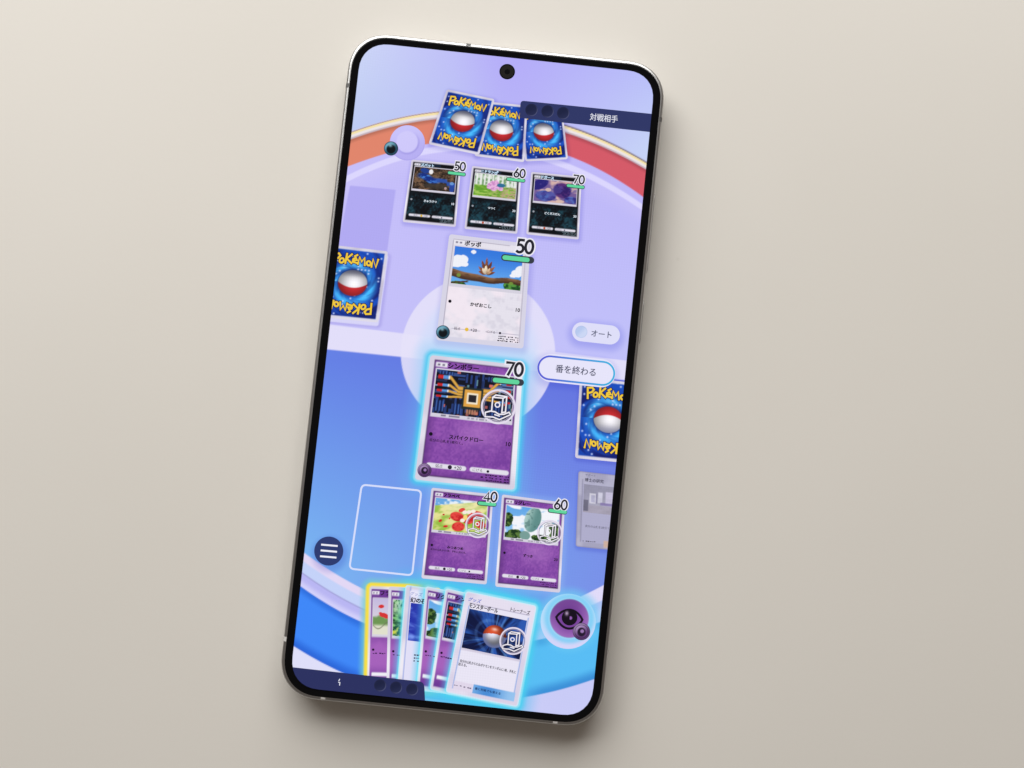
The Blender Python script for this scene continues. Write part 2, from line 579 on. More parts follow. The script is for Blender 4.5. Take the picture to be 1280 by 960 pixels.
# the chunky yellow lettering on the card backs (unit letters, y up)
LOGO = [
    ('P', 0.00, 0.02, [[(0.10, 0.0), (0.06, 0.95), (0.42, 0.92), (0.55, 0.72), (0.40, 0.50), (0.10, 0.46)]]),
    ('O', 0.50, 0.02, [arc(0.20, 0.25, 0.17, 0.21, 0, 360, 12)[:-1]]),
    ('K', 0.93, 0.04, [[(0.08, 0.02), (0.12, 0.85)], [(0.50, 0.82), (0.14, 0.42), (0.55, 0.02)]]),
    ('E', 1.48, 0.05, [[(0.10, 0.28), (0.42, 0.33), (0.30, 0.52), (0.12, 0.42), (0.10, 0.15), (0.42, 0.08)], [(0.22, 0.68), (0.38, 0.80)]]),
    ('M', 1.95, 0.03, [[(0.05, 0.0), (0.12, 0.66), (0.32, 0.25), (0.52, 0.66), (0.60, 0.0)]]),
    ('O', 2.66, 0.06, [arc(0.18, 0.24, 0.16, 0.20, 0, 360, 12)[:-1]]),
    ('N', 3.04, 0.06, [[(0.05, 0.0), (0.10, 0.72), (0.40, 0.05), (0.50, 0.80)]]),
]
LOGO_W = 3.6

def quad_pt(q, u, v):
    q = [np.array(p, dtype=float) for p in q]
    return (q[0] * (1 - u) + q[1] * u) * (1 - v) + (q[3] * (1 - u) + q[2] * u) * v
def quad_ang(q):
    d = np.array(q[1], float) - np.array(q[0], float)
    return math.degrees(math.atan2(d[1], d[0]))
def quad_wh(q):
    q = [np.array(p, dtype=float) for p in q]
    return (np.linalg.norm(q[1] - q[0]) + np.linalg.norm(q[2] - q[3])) / 2, (np.linalg.norm(q[3] - q[0]) + np.linalg.norm(q[2] - q[1])) / 2

# ------------------------------------------------------------------ the picture behind everything: the game board
CARD = {  # corners TL, TR, BR, BL of every card on the board
    'opp1': [(558.5, 111.6), (618.5, 124), (599, 193.8), (535.6, 180.3)],
    'opp2': [(599, 126), (659.5, 132), (655.3, 202.8), (593, 195.0)],
    'opp3': [(650, 129.8), (702.5, 133), (710, 199), (656.5, 201.8)],
    'deckL': [(409, 305.3), (485, 314.2), (472.5, 403.3), (396, 395.8)],
    'deckR': [(725, 471), (801, 479.5), (796.5, 580), (718.8, 572.5)],
    'grey': [(723, 588.7), (799, 597), (795, 691), (719.5, 683)],
    'bench1': [(514.5, 199.5), (576.6, 205.4), (569.6, 283.8), (503.2, 277.5)],
    'bench2': [(590, 207.3), (651.8, 214.3), (646.6, 292.4), (580.4, 286.1)],
    'bench3': [(663.9, 214.7), (727.2, 220.8), (723.4, 299.5), (657.8, 293)],
    'white': [(561.7, 292.5), (663.3, 305), (654.2, 435.8), (545, 425)],
    'active': [(538.1, 443.8), (654.0, 456.8), (643.1, 612.5), (518.4, 599.4)],
    'low1': [(539.5, 609.5), (616.9, 618), (608.3, 730.6), (526.6, 722.9)],
    'low2': [(627.5, 618), (706.3, 628.4), (700.2, 740.9), (618.9, 733.2)],
    'hand1': [(461, 731.5), (551, 735), (548, 862), (457.5, 860)],
    'hand2': [(485.8, 733.0), (575.8, 739), (573, 867), (482.8, 862)],
    'hand3': [(507, 731), (596, 743), (585, 870), (496, 860)],
    'hand4': [(532, 732.5), (620, 750), (608.5, 876), (520.5, 861)],
    'hand5': [(557, 735), (644, 755), (624, 880), (537, 862)],
    'front': [(582.5, 738.6), (671, 757.2), (647.1, 883.8), (556.8, 865.2)],
}

def qdist(X, Y, q, r=3.0):
    """signed distance (approx.) to a rounded quad, positive outside"""
    q = np.array(q, float)
    c = q.mean(0)
    ds = []
    for i in range(4):
        a, b = q[i], q[(i + 1) % 4]
        n = np.array([(b - a)[1], -(b - a)[0]]); n /= np.linalg.norm(n)
        ds.append((X - a[0]) * n[0] + (Y - a[1]) * n[1])
    ds = np.array(ds) + r
    xm = np.maximum(ds[1], ds[3]); ym = np.maximum(ds[0], ds[2])
    return np.where((xm > 0) & (ym > 0), np.hypot(xm, ym), np.maximum(xm, ym)) - r

def curve(pts, deg):
    p = np.array(pts, float)
    k = np.polyfit((p[:, 0] - 600) / 200, p[:, 1], deg)
    return lambda X: np.polyval(k, (X - 600) / 200)

def grad4(X, Y, tl, tr, bl, br, x0, y0, x1, y1):
    s = np.clip((X - x0) / (x1 - x0), 0, 1); t = np.clip((Y - y0) / (y1 - y0), 0, 1)
    return mix(mix(np.broadcast_to(C(*tl), X.shape + (3,)), C(*tr), s), mix(np.broadcast_to(C(*bl), X.shape + (3,)), C(*br), s), t)

def board(X, Y):
    T = lambda a, b, v: sm(a, b, v)
    # pale sky above the arena
    c = grad4(X, Y, (206, 216, 248), (184, 178, 250), (190, 204, 243), (186, 190, 248), 440, 60, 640, 160)
    r = grad4(X, Y, (180, 170, 250), (184, 188, 251), (184, 178, 248), (200, 214, 248), 620, 70, 820, 190)
    c = mix(c, r, sm(560, 680, X))
    # rim of the arena
    gold = curve([(438, 167.5), (490, 151.5), (547, 141.7), (708.8, 160.2), (760, 178.8), (808.8, 206)], 3)
    low = curve([(435.3, 208), (488.4, 190), (536, 180), (710.8, 195), (757, 216), (803.5, 246)], 3)
    lite = curve([(434.4, 224), (488, 199), (545, 188), (700, 206), (757, 228), (802.5, 260)], 3)
    g = Y - gold(X); l = Y - low(X); s = Y - lite(X)
    rt = sm(560, 700, X)
    c = mix(c, mix(C(206, 200, 232) + 0 * c, C(120, 105, 120), rt), T(-4.5, -2, g) * 0.75)
    c = mix(c, mix(C(150, 112, 100) + 0 * c, C(110, 92, 100), rt), T(-2.6, -1.6, g) * 0.85)
    c = mix(c, C(247, 228, 172), T(-1.7, -0.7, g))
    c = mix(c, C(238, 230, 232), T(1.2, 2.2, g))
    c = mix(c, C(198, 184, 196), T(4.2, 5.6, g))
    org = mix(C(226, 134, 108) + 0 * c, C(214, 90, 104), sm(500, 720, X))
    dk = mix(org, org * 0.80, (1 - sm(6, 14, g)) * sm(5, 8, g))
    c = mix(c, dk, T(6.2, 7.8, g))
    # lavender floor
    lav = grad4(X, Y, (199, 192, 251), (190, 182, 249), (198, 193, 250), (193, 193, 251), 430, 180, 800, 430)
    lav = mix(lav, C(214, 206, 250), (1 - sm(5, 30, s)) * sm(3, 5, s) * 0.25)
    strip = mix(lav, C(221, 216, 255), T(-5, -3, s) * (1 - sm(3.0, 5.0, s)))
    c = mix(c, strip, T(-0.8, 0.8, l))
    # darker zone on the left
    z = -qdist(X, Y, [(437.5, 232), (494.6, 237.3), (483, 320), (420, 320)], 1)
    c = mix(c, C(178, 171, 243), T(-0.7, 0.7, z) * sm(150, 200, Y))
    # lower half, blue
    mid = lambda X: 445.9 + (X - 499.3) * 0.1035
    blue = grad4(X, Y, (101, 130, 231), (97, 108, 222), (122, 182, 243), (122, 140, 232), 390, 450, 800, 700)
    blue = mix(blue, C(114, 152, 236), np.exp(-((X - 600) / 110) ** 2 - ((Y - 690) / 90) ** 2) * 0.8)
    m_blue = T(-0.7, 0.7, Y - mid(X))
    c = mix(c, blue, m_blue)
    # pale walkway and circle
    pale = np.broadcast_to(C(231, 227, 251), X.shape + (3,))
    wl = T(-0.7, 0.7, Y - (405.7 + (X - 412.6) * 0.122)) * (1 - m_blue)
    c = mix(c, pale, wl * 0.9)
    rad = np.hypot(X - 597.5, Y - 441.5)
    c = mix(c, pale, T(-0.8, 0.8, 96.5 - rad) * 0.88)
    c = mix(c, C(205, 222, 252), (1 - sm(66, 84, rad)) * 0.55)
    # ledges at the bottom of the arena
    u1 = curve([(381.8, 692), (405.8, 709), (428.7, 723), (456, 737), (666, 766), (755, 731)], 3)
    u4 = curve([(376.5, 733.3), (415, 758.5), (456, 779.2), (666, 801), (755, 775.6)], 3)
    bt = curve([(368.7, 809), (400, 826), (422, 838.7), (652.6, 871.9), (700, 862), (744, 848.5)], 3)
    a = Y - u1(X); b = Y - u4(X); d = Y - bt(X)
    th = np.maximum(u4(X) - u1(X), 1); f = a / th
    lf = 1 - sm(540, 640, X)
    ledge = np.broadcast_to(C(228, 217, 246), X.shape + (3,))
    ledge = mix(ledge, C(197, 211, 250), T(0.22, 0.28, f))
    ledge = mix(ledge, C(186, 183, 244), T(0.55, 0.62, f))
    ledge = mix(ledge, C(140, 140, 190), (1 - sm(0.0, 0.035, np.abs(f - 0.60))) * 0.6)
    ledge = mix(ledge, C(214, 211, 252), T(0.72, 0.98, f))
    ledr = np.broadcast_to(C(226, 220, 250), X.shape + (3,))
    ledr = mix(ledr, C(176, 196, 246), T(0.38, 0.44, f)); ledr = mix(ledr, C(206, 212, 252), T(0.5, 0.8, f))
    ledge = mix(ledr, ledge, lf)
    c = mix(c, ledge, T(-0.8, 0.8, a))
    sea = mix(np.broadcast_to(C(62, 136, 249), X.shape + (3,)), C(88, 190, 246), sm(450, 640, X))
    sea = mix(sea, sea * C(0.72, 0.82, 0.90), 1 - sm(1, 13, b))
    sea = mix(sea, sea * C(0.66, 0.76, 0.88), sm(-17, -1, d))
    c = mix(c, sea, T(-0.8, 0.8, b))
    edge = mix(np.broadcast_to(C(224, 224, 250), X.shape + (3,)), C(202, 204, 248), sm(500, 700, X))
    c = mix(c, edge, T(-0.8, 0.8, d))
    # soft shades drawn under buttons and cards
    def shade(dd, w, k, colr=(0.62, 0.62, 0.86)):
        nonlocal c
        c = mix(c, c * C(*colr), (1 - sm(-w * 0.2, w, dd)) * k)
    for n in ('bench1', 'bench2', 'bench3', 'opp1', 'opp2', 'opp3', 'grey', 'deckR'):
        shade(qdist(X - 1, Y - 2, CARD[n]), 6, 0.35)
    dl = CARD['deckL']
    shade(qdist(X - 2, Y - 5, dl), 5, 0.5, (0.80, 0.78, 0.90))
    c = mix(c, C(226, 224, 252), (1 - sm(-0.5, 0.7, qdist(X - 0.5, Y - 4.5, dl))) * 0.8)
    shade(qdist(X - 1, Y - 3, CARD['white']), 9, 0.30)
    shade(seg_d(X, Y - 3, 727, 414.6, 763, 418.8) - 11.6, 12, 0.55, (0.72, 0.74, 0.93))
    shade(seg_d(X, Y - 3, 687, 459.6, 751.5, 466.3) - 16.5, 11, 0.45, (0.72, 0.74, 0.93))
    shade(np.hypot(X - 412, Y - 693) - 18, 10, 0.4)
    # light rims drawn round the playable cards
    def glow(q, w, colr, k=1.0):
        nonlocal c
        dd = qdist(X, Y, q, 4)
        c = mix(c, C(*colr), (1 - sm(1, w, dd)) * k)
        c = mix(c, C(*colr) * 0.5 + 127, (1 - sm(1.2, 3.6, dd)) * 0.8)
    a_ = CARD['active']
    glow(a_, 30, (100, 196, 245), 0.30)
    glow(a_, 11, (72, 200, 240), 0.95)
    lo = sm(690, 735, Y)
    d1 = np.minimum(qdist(X, Y, CARD['low1'], 4), qdist(X, Y, CARD['low2'], 4))
    c = mix(c, C(150, 190, 245), (1 - sm(0, 9, d1)) * 0.35)
    for n in ('hand3', 'hand4', 'hand5', 'front'):
        glow(CARD[n], 30, (84, 190, 242), 0.55)
        glow(CARD[n], 12, (72, 208, 240), 0.95)
    dh = qdist(X, Y, CARD['hand1'], 4)
    kk = 1 - sm(505, 535, X)
    c = mix(c, C(120, 205, 205), (1 - sm(3, 13, dh)) * 0.75 * (1 - sm(520, 560, X)))
    c = mix(c, C(246, 222, 70), (1 - sm(2.0, 5.0, dh)) * kk)
    # clear-blue ring behind the big token
    rr = np.hypot(X - 711.7, Y - 775)
    c = mix(c, C(110, 205, 245), (1 - sm(30, 46, rr)) * 0.7)
    return c

A = Art()
STEP = 0.2
nx = int(2 * DW / STEP); ny = int(2 * DH / STEP)
gx, gy = np.meshgrid(np.linspace(-DW, DW, nx + 1), np.linspace(DH, -DH, ny + 1))
pxy = to_px(np.c_[gx.ravel(), gy.ravel()])
idx = np.arange((nx + 1) * (ny + 1)).reshape(ny + 1, nx + 1)
F = np.stack([idx[:-1, :-1], idx[:-1, 1:], idx[1:, 1:], idx[1:, :-1]], -1).reshape(-1, 4)
A.raw(pxy, board(pxy[:, 0], pxy[:, 1]), [tuple(f) for f in F.tolist()])
A.build("display", phone, 1)

# ------------------------------------------------------------------ printed pictures (plain stand-ins, no figures)
def art_cave(U, V):
    n = fbm(U * 14, V * 9, 3, 3); m = fbm(U * 30, V * 20, 9, 2)
    c = mix(np.broadcast_to(C(34, 26, 22), U.shape + (3,)), C(128, 98, 74), sm(0.3, 0.75, n * 0.6 + m * 0.4))
    pool = ell(U, V + 0.10 * np.sin(U * 9), 0.36, 0.48, 0.26, 0.17, 0.15, 0.3)
    c = mix(c, mix(C(22, 48, 130) + 0 * c, C(70, 130, 215), sm(0.45, 0.7, fbm(U * 12, V * 14, 5))), pool)
    s = 1 - sm(0.05, 0.13, np.abs(V - (0.52 + 0.25 * (U - 0.5) ** 2 + 0.10 * (U > 0.8))))
    c = mix(c, C(44, 84, 176), s * sm(0.45, 0.6, U) * 0.9)
    c = mix(c, C(40, 74, 170), ell(U, V, 0.93, 0.80, 0.06, 0.25) * 0.9)
    c = mix(c, C(120, 170, 225), ell(U, V, 0.92, 0.62, 0.05, 0.07) * 0.8)
    c = mix(c, C(28, 62, 150), ell(U, V, 0.26, 0.14, 0.13, 0.10, 0.6) * 0.9)
    c = mix(c, C(238, 236, 240), ell(U, V, 0.40, 0.17, 0.05, 0.11))
    c = mix(c, C(58, 52, 46), ell(U, V, 0.55, 0.80, 0.3, 0.13) * 0.8)
    c = mix(c, C(180, 150, 150), ell(U, V, 0.78, 0.86, 0.03, 0.06))
    return c

def art_birch(U, V):
    n = fbm(U * 18, V * 12, 2)
    c = mix(np.broadcast_to(C(120, 160, 112), U.shape + (3,)), C(216, 224, 214), sm(0.3, 0.7, n))
    tr = np.zeros_like(U)
    for t, w in ((0.05, .025), (0.15, .03), (0.24, .02), (0.34, .03), (0.44, .02), (0.56, .03), (0.67, .02), (0.80, .035), (0.90, .02), (0.97, .03)):
        tr = np.maximum(tr, 1 - sm(w * .6, w * 1.2, np.abs(U - t)))
    c = mix(c, C(244, 242, 244), tr * 0.85)
    gr = mix(C(98, 158, 44) + 0 * c, C(164, 200, 92), sm(0.3, 0.7, fbm(U * 10, V * 16, 6)))
    gr = mix(gr, C(186, 160, 130), sm(0.45, 0.95, U * 0.7 + V * 0.5 - 0.1) * sm(0.35, 0.6, fbm(U * 24, V * 18, 8)))
    c = mix(c, gr, sm(0.46, 0.54, V))
    f = np.zeros_like(U)       # a clump of pink blossom
    for a, b, r in ((.40, .50, .09), (.50, .42, .10), (.47, .58, .09), (.58, .52, .07), (.44, .36, .06), (.52, .30, .05), (.64, .60, .06), (.36, .56, .06)):
        f = np.maximum(f, ell(U, V, a, b, r, r * 1.6, 0, .15))
    pk = mix(C(206, 140, 200) + 0 * c, C(236, 186, 226), sm(0.35, 0.65, fbm(U * 26, V * 20, 4)))
    c = mix(c, pk, f)
    c = mix(c, C(46, 110, 150), ell(U, V, 0.64, 0.44, 0.10, 0.09, -0.25))
    return c

def art_dusk(U, V):
    c = mix(np.broadcast_to(C(116, 92, 150), U.shape + (3,)), C(214, 178, 172), sm(0.42, 0.62, fbm(U * 4.2, V * 3.0, 12)))
    d = mix(C(44, 44, 128) + 0 * c, C(84, 108, 184), sm(0.35, 0.7, fbm(U * 9, V * 8, 7)))
    c = mix(c, C(40, 34, 118), ell(U, V, 0.12, 0.22, 0.16, 0.30, 0.5))
    c = mix(c, d, np.maximum(ell(U, V, 0.28, 0.72, 0.24, 0.24, 0.45), ell(U, V, 0.88, 0.82, 0.16, 0.16, -0.4)))
    c = mix(c, mix(C(48, 28, 100) + 0 * c, C(84, 46, 116), sm(0.4, 0.6, fbm(U * 8, V * 7, 5))), ell(U, V, 0.66, 0.42, 0.21, 0.34))
    c = mix(c, C(84, 74, 152), sm(0.5, 0.68, fbm(U * 7, V * 8, 31)) * 0.6)
    c = mix(c, C(220, 190, 176), np.maximum(ell(U, V, 0.33, 0.44, 0.07, 0.08), ell(U, V, 0.62, 0.92, 0.10, 0.07)) * 0.9)
    return c

def art_branch(U, V):
    c = mix(np.broadcast_to(C(52, 120, 222), U.shape + (3,)), C(104, 172, 240), sm(0, 1, V))
    n = fbm(U * 12, V * 9, 4)
    cl = np.zeros_like(U)
    for a, b, r, s in ((.07, .38, .10, .16), (.14, .33, .07, .12), (.04, .46, .10, .10), (.16, .45, .06, .07), (.28, .10, .04, .05), (.93, .55, .08, .10), (.99, .45, .08, .12), (.88, .62, .05, .05)):
        cl = np.maximum(cl, ell(U, V, a, b, r, s, 0, .35))
    c = mix(c, C(240, 242, 250), sm(0.35, 0.6, cl * (0.55 + 0.8 * n)))
    gl = np.maximum(ell(U, V, 0.92, 0.90, 0.17, 0.20), ell(U, V, 0.10, 1.0, 0.12, 0.08))
    gcol = mix(C(26, 74, 34) + 0 * c, C(86, 150, 62), sm(0.35, 0.65, fbm(U * 26, V * 18, 6)))
    c = mix(c, gcol, sm(0.4, 0.6, gl * (0.6 + 0.7 * fbm(U * 20, V * 14, 2))))
    yb = 0.70 + 0.10 * sm(0.0, 0.35, U) - 0.03 * sm(0.6, 1, U) + 0.02 * np.sin(U * 14)
    w = 0.105 - 0.03 * sm(.1, .9, U)
    br = 1 - sm(w * 0.85, w * 1.1, np.abs(V - yb))
    bc = mix(C(60, 38, 26) + 0 * c, C(152, 112, 78), sm(0.9, -0.9, (V - yb) / w) * 0.8 + 0.2 * n)
    bc = mix(bc, C(78, 50, 34), sm(.5, .7, fbm(U * 9, V * 26, 14)) * .6)
    c = mix(c, bc, br)
    b2 = 1 - sm(0.015, 0.03, np.abs(V - (0.98 - 0.3 * U)))
    c = mix(c, C(74, 50, 34), b2 * (1 - sm(.22, .26, U)))
    c = mix(c, C(120, 150, 60), np.maximum(ell(U, V, .10, .76, .03, .05), ell(U, V, .86, .83, .03, .04)) * .9)
    # a tuft of withered leaves growing from the branch
    for k, (an, ln, wd, cl) in enumerate(((-165, .22, .045, (122, 70, 46)), (-140, .30, .05, (140, 86, 56)), (-112, .40, .05, (112, 62, 42)), (-92, .46, .05, (132, 78, 50)),
                                          (-70, .40, .05, (104, 56, 40)), (-45, .32, .05, (146, 92, 62)), (-18, .26, .045, (116, 66, 44)), (-125, .20, .05, (222, 204, 178)),
                                          (-95, .24, .055, (232, 216, 190)), (-60, .20, .05, (206, 176, 144)), (-30, .17, .04, (190, 152, 118)))):
        a = math.radians(an)
        X = (U - .49) * 1.9; Y = V - .66
        px_ = X * math.cos(a) + Y * math.sin(a); py_ = -X * math.sin(a) + Y * math.cos(a)
        t = np.clip(px_ / ln, 0, 1)
        prof = wd * np.sin(math.pi * t ** .8) ** .8 + 1e-4
        m = (1 - sm(.8, 1.1, np.abs(py_) / prof)) * (px_ > 0) * (px_ < ln)
        lc = C(*cl) * (.80 + .4 * t)[..., None]
        lc = mix(lc, lc * .7, sm(.2, 1, py_ / prof))
        c = mix(c, lc, m)
    return c

def art_circuit(U, V):
    n = hashn(np.floor(U * 34), np.floor(V * 5 + 3 * hashn(np.floor(U * 34), 0 * U, 5)), 1)
    n2 = hashn(np.floor(U * 7), np.floor(V * 26), 2)
    c = mix(np.broadcast_to(C(16, 18, 34), U.shape + (3,)), C(40, 62, 122), sm(0.35, 0.8, n))
    hz = (np.abs(U - .5) > .12) & (V < .60)
    c = np.where(hz[..., None], mix(np.broadcast_to(C(14, 16, 28), U.shape + (3,)), C(52, 76, 136), sm(.55, .9, n2)), c)
    c = mix(c, C(150, 170, 200), sm(0.91, 0.93, n2) * hz * .8)
    c = mix(c, C(214, 112, 104), sm(.962, .975, hashn(np.floor(U * 26), np.floor(V * 18), 4)))
    c = mix(c, C(110, 160, 170), sm(.95, .97, hashn(np.floor(U * 44), np.floor(V * 7), 6)) * .8)
    for bx in ((0.02, .70, .14, .95), (.26, .74, .36, .97), (.04, .03, .22, .10), (.66, .05, .86, .16), (.72, .70, .9, .96)):
        m = box(U, V, *bx, .012, .02)
        c = mix(c, mix(C(18, 34, 84) + 0 * c, C(58, 92, 160), (np.sin(U * 160) > .3) * 1.0), m)
    # coloured conductor strips running to a gilt chip
    for ya, w in ((.16, .05), (.34, .036), (.47, .03), (.60, .026)):
        for sx in (0, 1):
            uu = U if sx == 0 else 1 - U
            t = np.clip((uu - .03) / .36, 0, 1)
            yy = ya + np.clip((t - .45) * 3.2, 0, 1) * (.56 - ya) * .55
            m = (1 - sm(.75, 1.1, np.abs(V - yy) / w)) * (uu < .40) * (uu > .03)
            k = np.where((t < .17)[..., None], C(204, 40, 44), np.where((t < .36)[..., None], C(92, 152, 222), np.where((t < .40)[..., None], C(236, 236, 240), C(222, 168, 74) + 0 * c)))
            k = mix(k, k * .7, sm(.3, 1, np.abs(V - yy) / w))
            c = mix(c, k, m)
    c = mix(c, C(30, 44, 46), box(U, V, .36, .34, .62, .84, .008, .012))
    c = mix(c, C(222, 162, 70), box(U, V, .385, .39, .595, .78, .006, .01))
    c = mix(c, C(244, 232, 210), box(U, V, .42, .46, .56, .71, .006, .01))
    c = mix(c, C(38, 34, 40), box(U, V, .44, .50, .54, .67, .006, .01))
    c = mix(c, C(176, 122, 96), box(U, V, .42, .84, .57, .95, .02, .02) * (np.sin(U * 190) > -.2))
    return c

def art_meadow(U, V):
    sky = mix(np.broadcast_to(C(104, 168, 226), U.shape + (3,)), C(236, 242, 250), sm(.4, .6, fbm(U * 8, V * 10, 3)))
    hill = mix(np.broadcast_to(C(150, 190, 70), U.shape + (3,)), C(232, 226, 150), sm(.3, .7, fbm(U * 6 + V * 3, V * 7, 8)))
    hill = mix(hill, C(246, 236, 196), sm(.3, .9, 1 - np.hypot(U - .55, V - .1)) * .5)
    c = mix(sky, hill, sm(-.02, .02, V - (.24 - .30 * U)))
    for a, b, r, s, rot in ((.44, .52, .13, .15, -.4), (.48, .83, .12, .15, .2), (.80, .42, .14, .14, .5), (.66, .58, .11, .14, .1), (.13, .70, .03, .05, .4), (.24, .86, .035, .05, 1.0),
                            (.18, .50, .02, .03, 0), (.30, .60, .015, .03, 0), (.52, .30, .05, .08, .6), (.90, .70, .10, .12, -.3)):
        e = ell(U, V, a, b, r, s, rot, .1)
        k = mix(C(196, 34, 40) + 0 * c, C(232, 74, 66), sm(.3, .7, fbm(U * 14, V * 12, int(a * 50))))
        c = mix(c, k, e)
    for a, b in ((.58, .36), (.66, .34), (.55, .62), (.74, .30)):
        c = mix(c, C(248, 238, 226), ell(U, V, a, b, .045, .06, .3))
    c = mix(c, C(246, 218, 120), ell(U, V, .60, .52, .04, .08))
    return c

def art_sky(U, V):
    c = mix(np.broadcast_to(C(96, 166, 232), U.shape + (3,)), C(150, 202, 244), V)
    c = mix(c, C(244, 246, 252), sm(.45, .62, fbm(U * 5, V * 5, 11) + .25 * sm(.3, .9, U) + .1 * V))
    for a, b, r, s in ((.05, .40, .09, .17), (.02, .55, .10, .12), (.20, .86, .16, .14), (.12, .92, .14, .12), (.66, .92, .16, .12), (.92, .58, .10, .18), (.98, .80, .14, .2)):
        e = sm(.4, .6, ell(U, V, a, b, r, s, 0, .4) * (.5 + fbm(U * 24, V * 18, 3)))
        c = mix(c, mix(C(26, 54, 26) + 0 * c, C(92, 124, 58), sm(.35, .65, fbm(U * 22, V * 18, 9))), e)
    # smooth grey green standing stone
    st = ell(U, V, .51, .36, .155, .40, 0.12, .06)
    k = mix(C(96, 142, 138) + 0 * c, C(174, 206, 200), sm(.9, -.6, (U - .45) / .16 + (V - .3)))
    k = mix(k, C(80, 118, 116), sm(.58, .66, fbm(U * 16, V * 10, 21)) * .6)
    c = mix(c, k, st)
    c = mix(c, C(120, 158, 152), ell(U, V, .38, .88, .10, .14))
    return c

def art_ball(U, V):
    x = U - .5; y = (V - .62) * .72
    an = np.arctan2(y, x); rd = np.hypot(x, y)
    ray = fbm(an * 4.5, rd * 2.2, 5)
    c = mix(np.broadcast_to(C(10, 20, 62), U.shape + (3,)), C(42, 88, 176), sm(.35, .75, ray))
    c = mix(c, C(96, 150, 220), sm(.62, .8, fbm(an * 9, rd * 3, 8)) * .55)
    sw = 1 - sm(.012, .04, np.abs(rd - .30 - .05 * np.sin(an * 2)))
    c = mix(c, C(120, 170, 230), sw * .22)
    bx, by, R = .51, .56, .200
    X = (U - bx) / R; Y = (V - by) * .70 / R
    d = np.hypot(X, Y)
    top = (Y < -.22 + .18 * X * X)
    b = np.where(top[..., None], C(206, 78, 42), C(222, 224, 240))
    sh = sm(1.15, .1, np.hypot(X + .25, Y + .35))
    b = b * (.45 + .62 * sh)[..., None]
    b = mix(b, C(110, 124, 196), (~top) * sm(.5, 1, d) * .55)
    b = mix(b, C(250, 226, 214), np.exp(-((X + .1) / .25) ** 2 - ((Y + .62) / .14) ** 2) * .8)
    return mix(c, b, 1 - sm(.96, 1.04, d))

def art_study(U, V):
    c = mix(np.broadcast_to(C(150, 148, 170), U.shape + (3,)), C(190, 188, 204), sm(.2, .9, V * .6 + U * .4))
    c = mix(c, C(166, 160, 178), sm(0, .02, V - .72))
    for bx, k in (((.12, .30, .26, .66), (210, 208, 222)), ((.15, .36, .23, .62), (176, 174, 200)), ((.29, .24, .38, .62), (204, 202, 220)), ((.0, .55, .10, .95), (112, 110, 130)),
                  ((.34, .60, .62, .70), (140, 128, 176)), ((.44, .20, .58, .60), (196, 190, 216)), ((.60, .30, .9, .66), (206, 204, 220))):
        c = mix(c, C(*k), box(U, V, *bx, .01, .015))
    c = mix(c, C(126, 122, 156), (1 - sm(.006, .014, np.abs(U - .26))) * box(U, V, 0, .3, 1, .66))
    return c * (.94 + .12 * fbm(U * 12, V * 10, 3))[..., None]

def art_flow(U, V):       # slivers in the fan of cards
    return mix(np.broadcast_to(C(38, 52, 170), U.shape + (3,)), C(120, 150, 240), sm(.3, .8, fbm(U * 5 + V * 3, V * 7 - U * 4, 5)))
def art_petals(U, V):
    c = mix(np.broadcast_to(C(196, 186, 224), U.shape + (3,)), C(232, 228, 224), V)
    c = mix(c, mix(C(110, 150, 84) + 0 * c, C(226, 226, 206), sm(.68, .8, V)), sm(.5, .6, V + .1 * noise(U * 20, V * 5)))
    for a, b, r, s in ((.13, .22, .045, .05), (.17, .46, .07, .06), (.22, .50, .06, .05), (.12, .41, .03, .03)):
        c = mix(c, C(214, 52, 52), ell(U, V, a, b, r, s, .5))
    c = mix(c, C(110, 112, 90), (1 - sm(.01, .03, np.abs(V - .74 - .1 * np.sin(U * 18)))) * .6)
    return c
def art_jungle(U, V):
    n = fbm(U * 16, V * 14, 4)
    c = mix(np.broadcast_to(C(24, 74, 44), U.shape + (3,)), C(130, 196, 120), sm(.35, .7, n))
    c = mix(c, C(200, 226, 190), (1 - sm(.2, .5, V)) * sm(.45, .6, fbm(U * 30, V * 6, 7)) * .8)
    return mix(c, C(206, 210, 70), sm(.55, .9, V) * sm(.5, .62, fbm(U * 26, V * 10, 2)))

# ------------------------------------------------------------------ cards
ANG = 6.0
def silver(U, V, s=0):
    return mix(np.broadcast_to(C(214, 208, 226), U.shape + (3,)), C(240, 236, 246), sm(.35, .7, fbm(U * 2 + V * 2.2, V * 3 - U, 20 + s)))

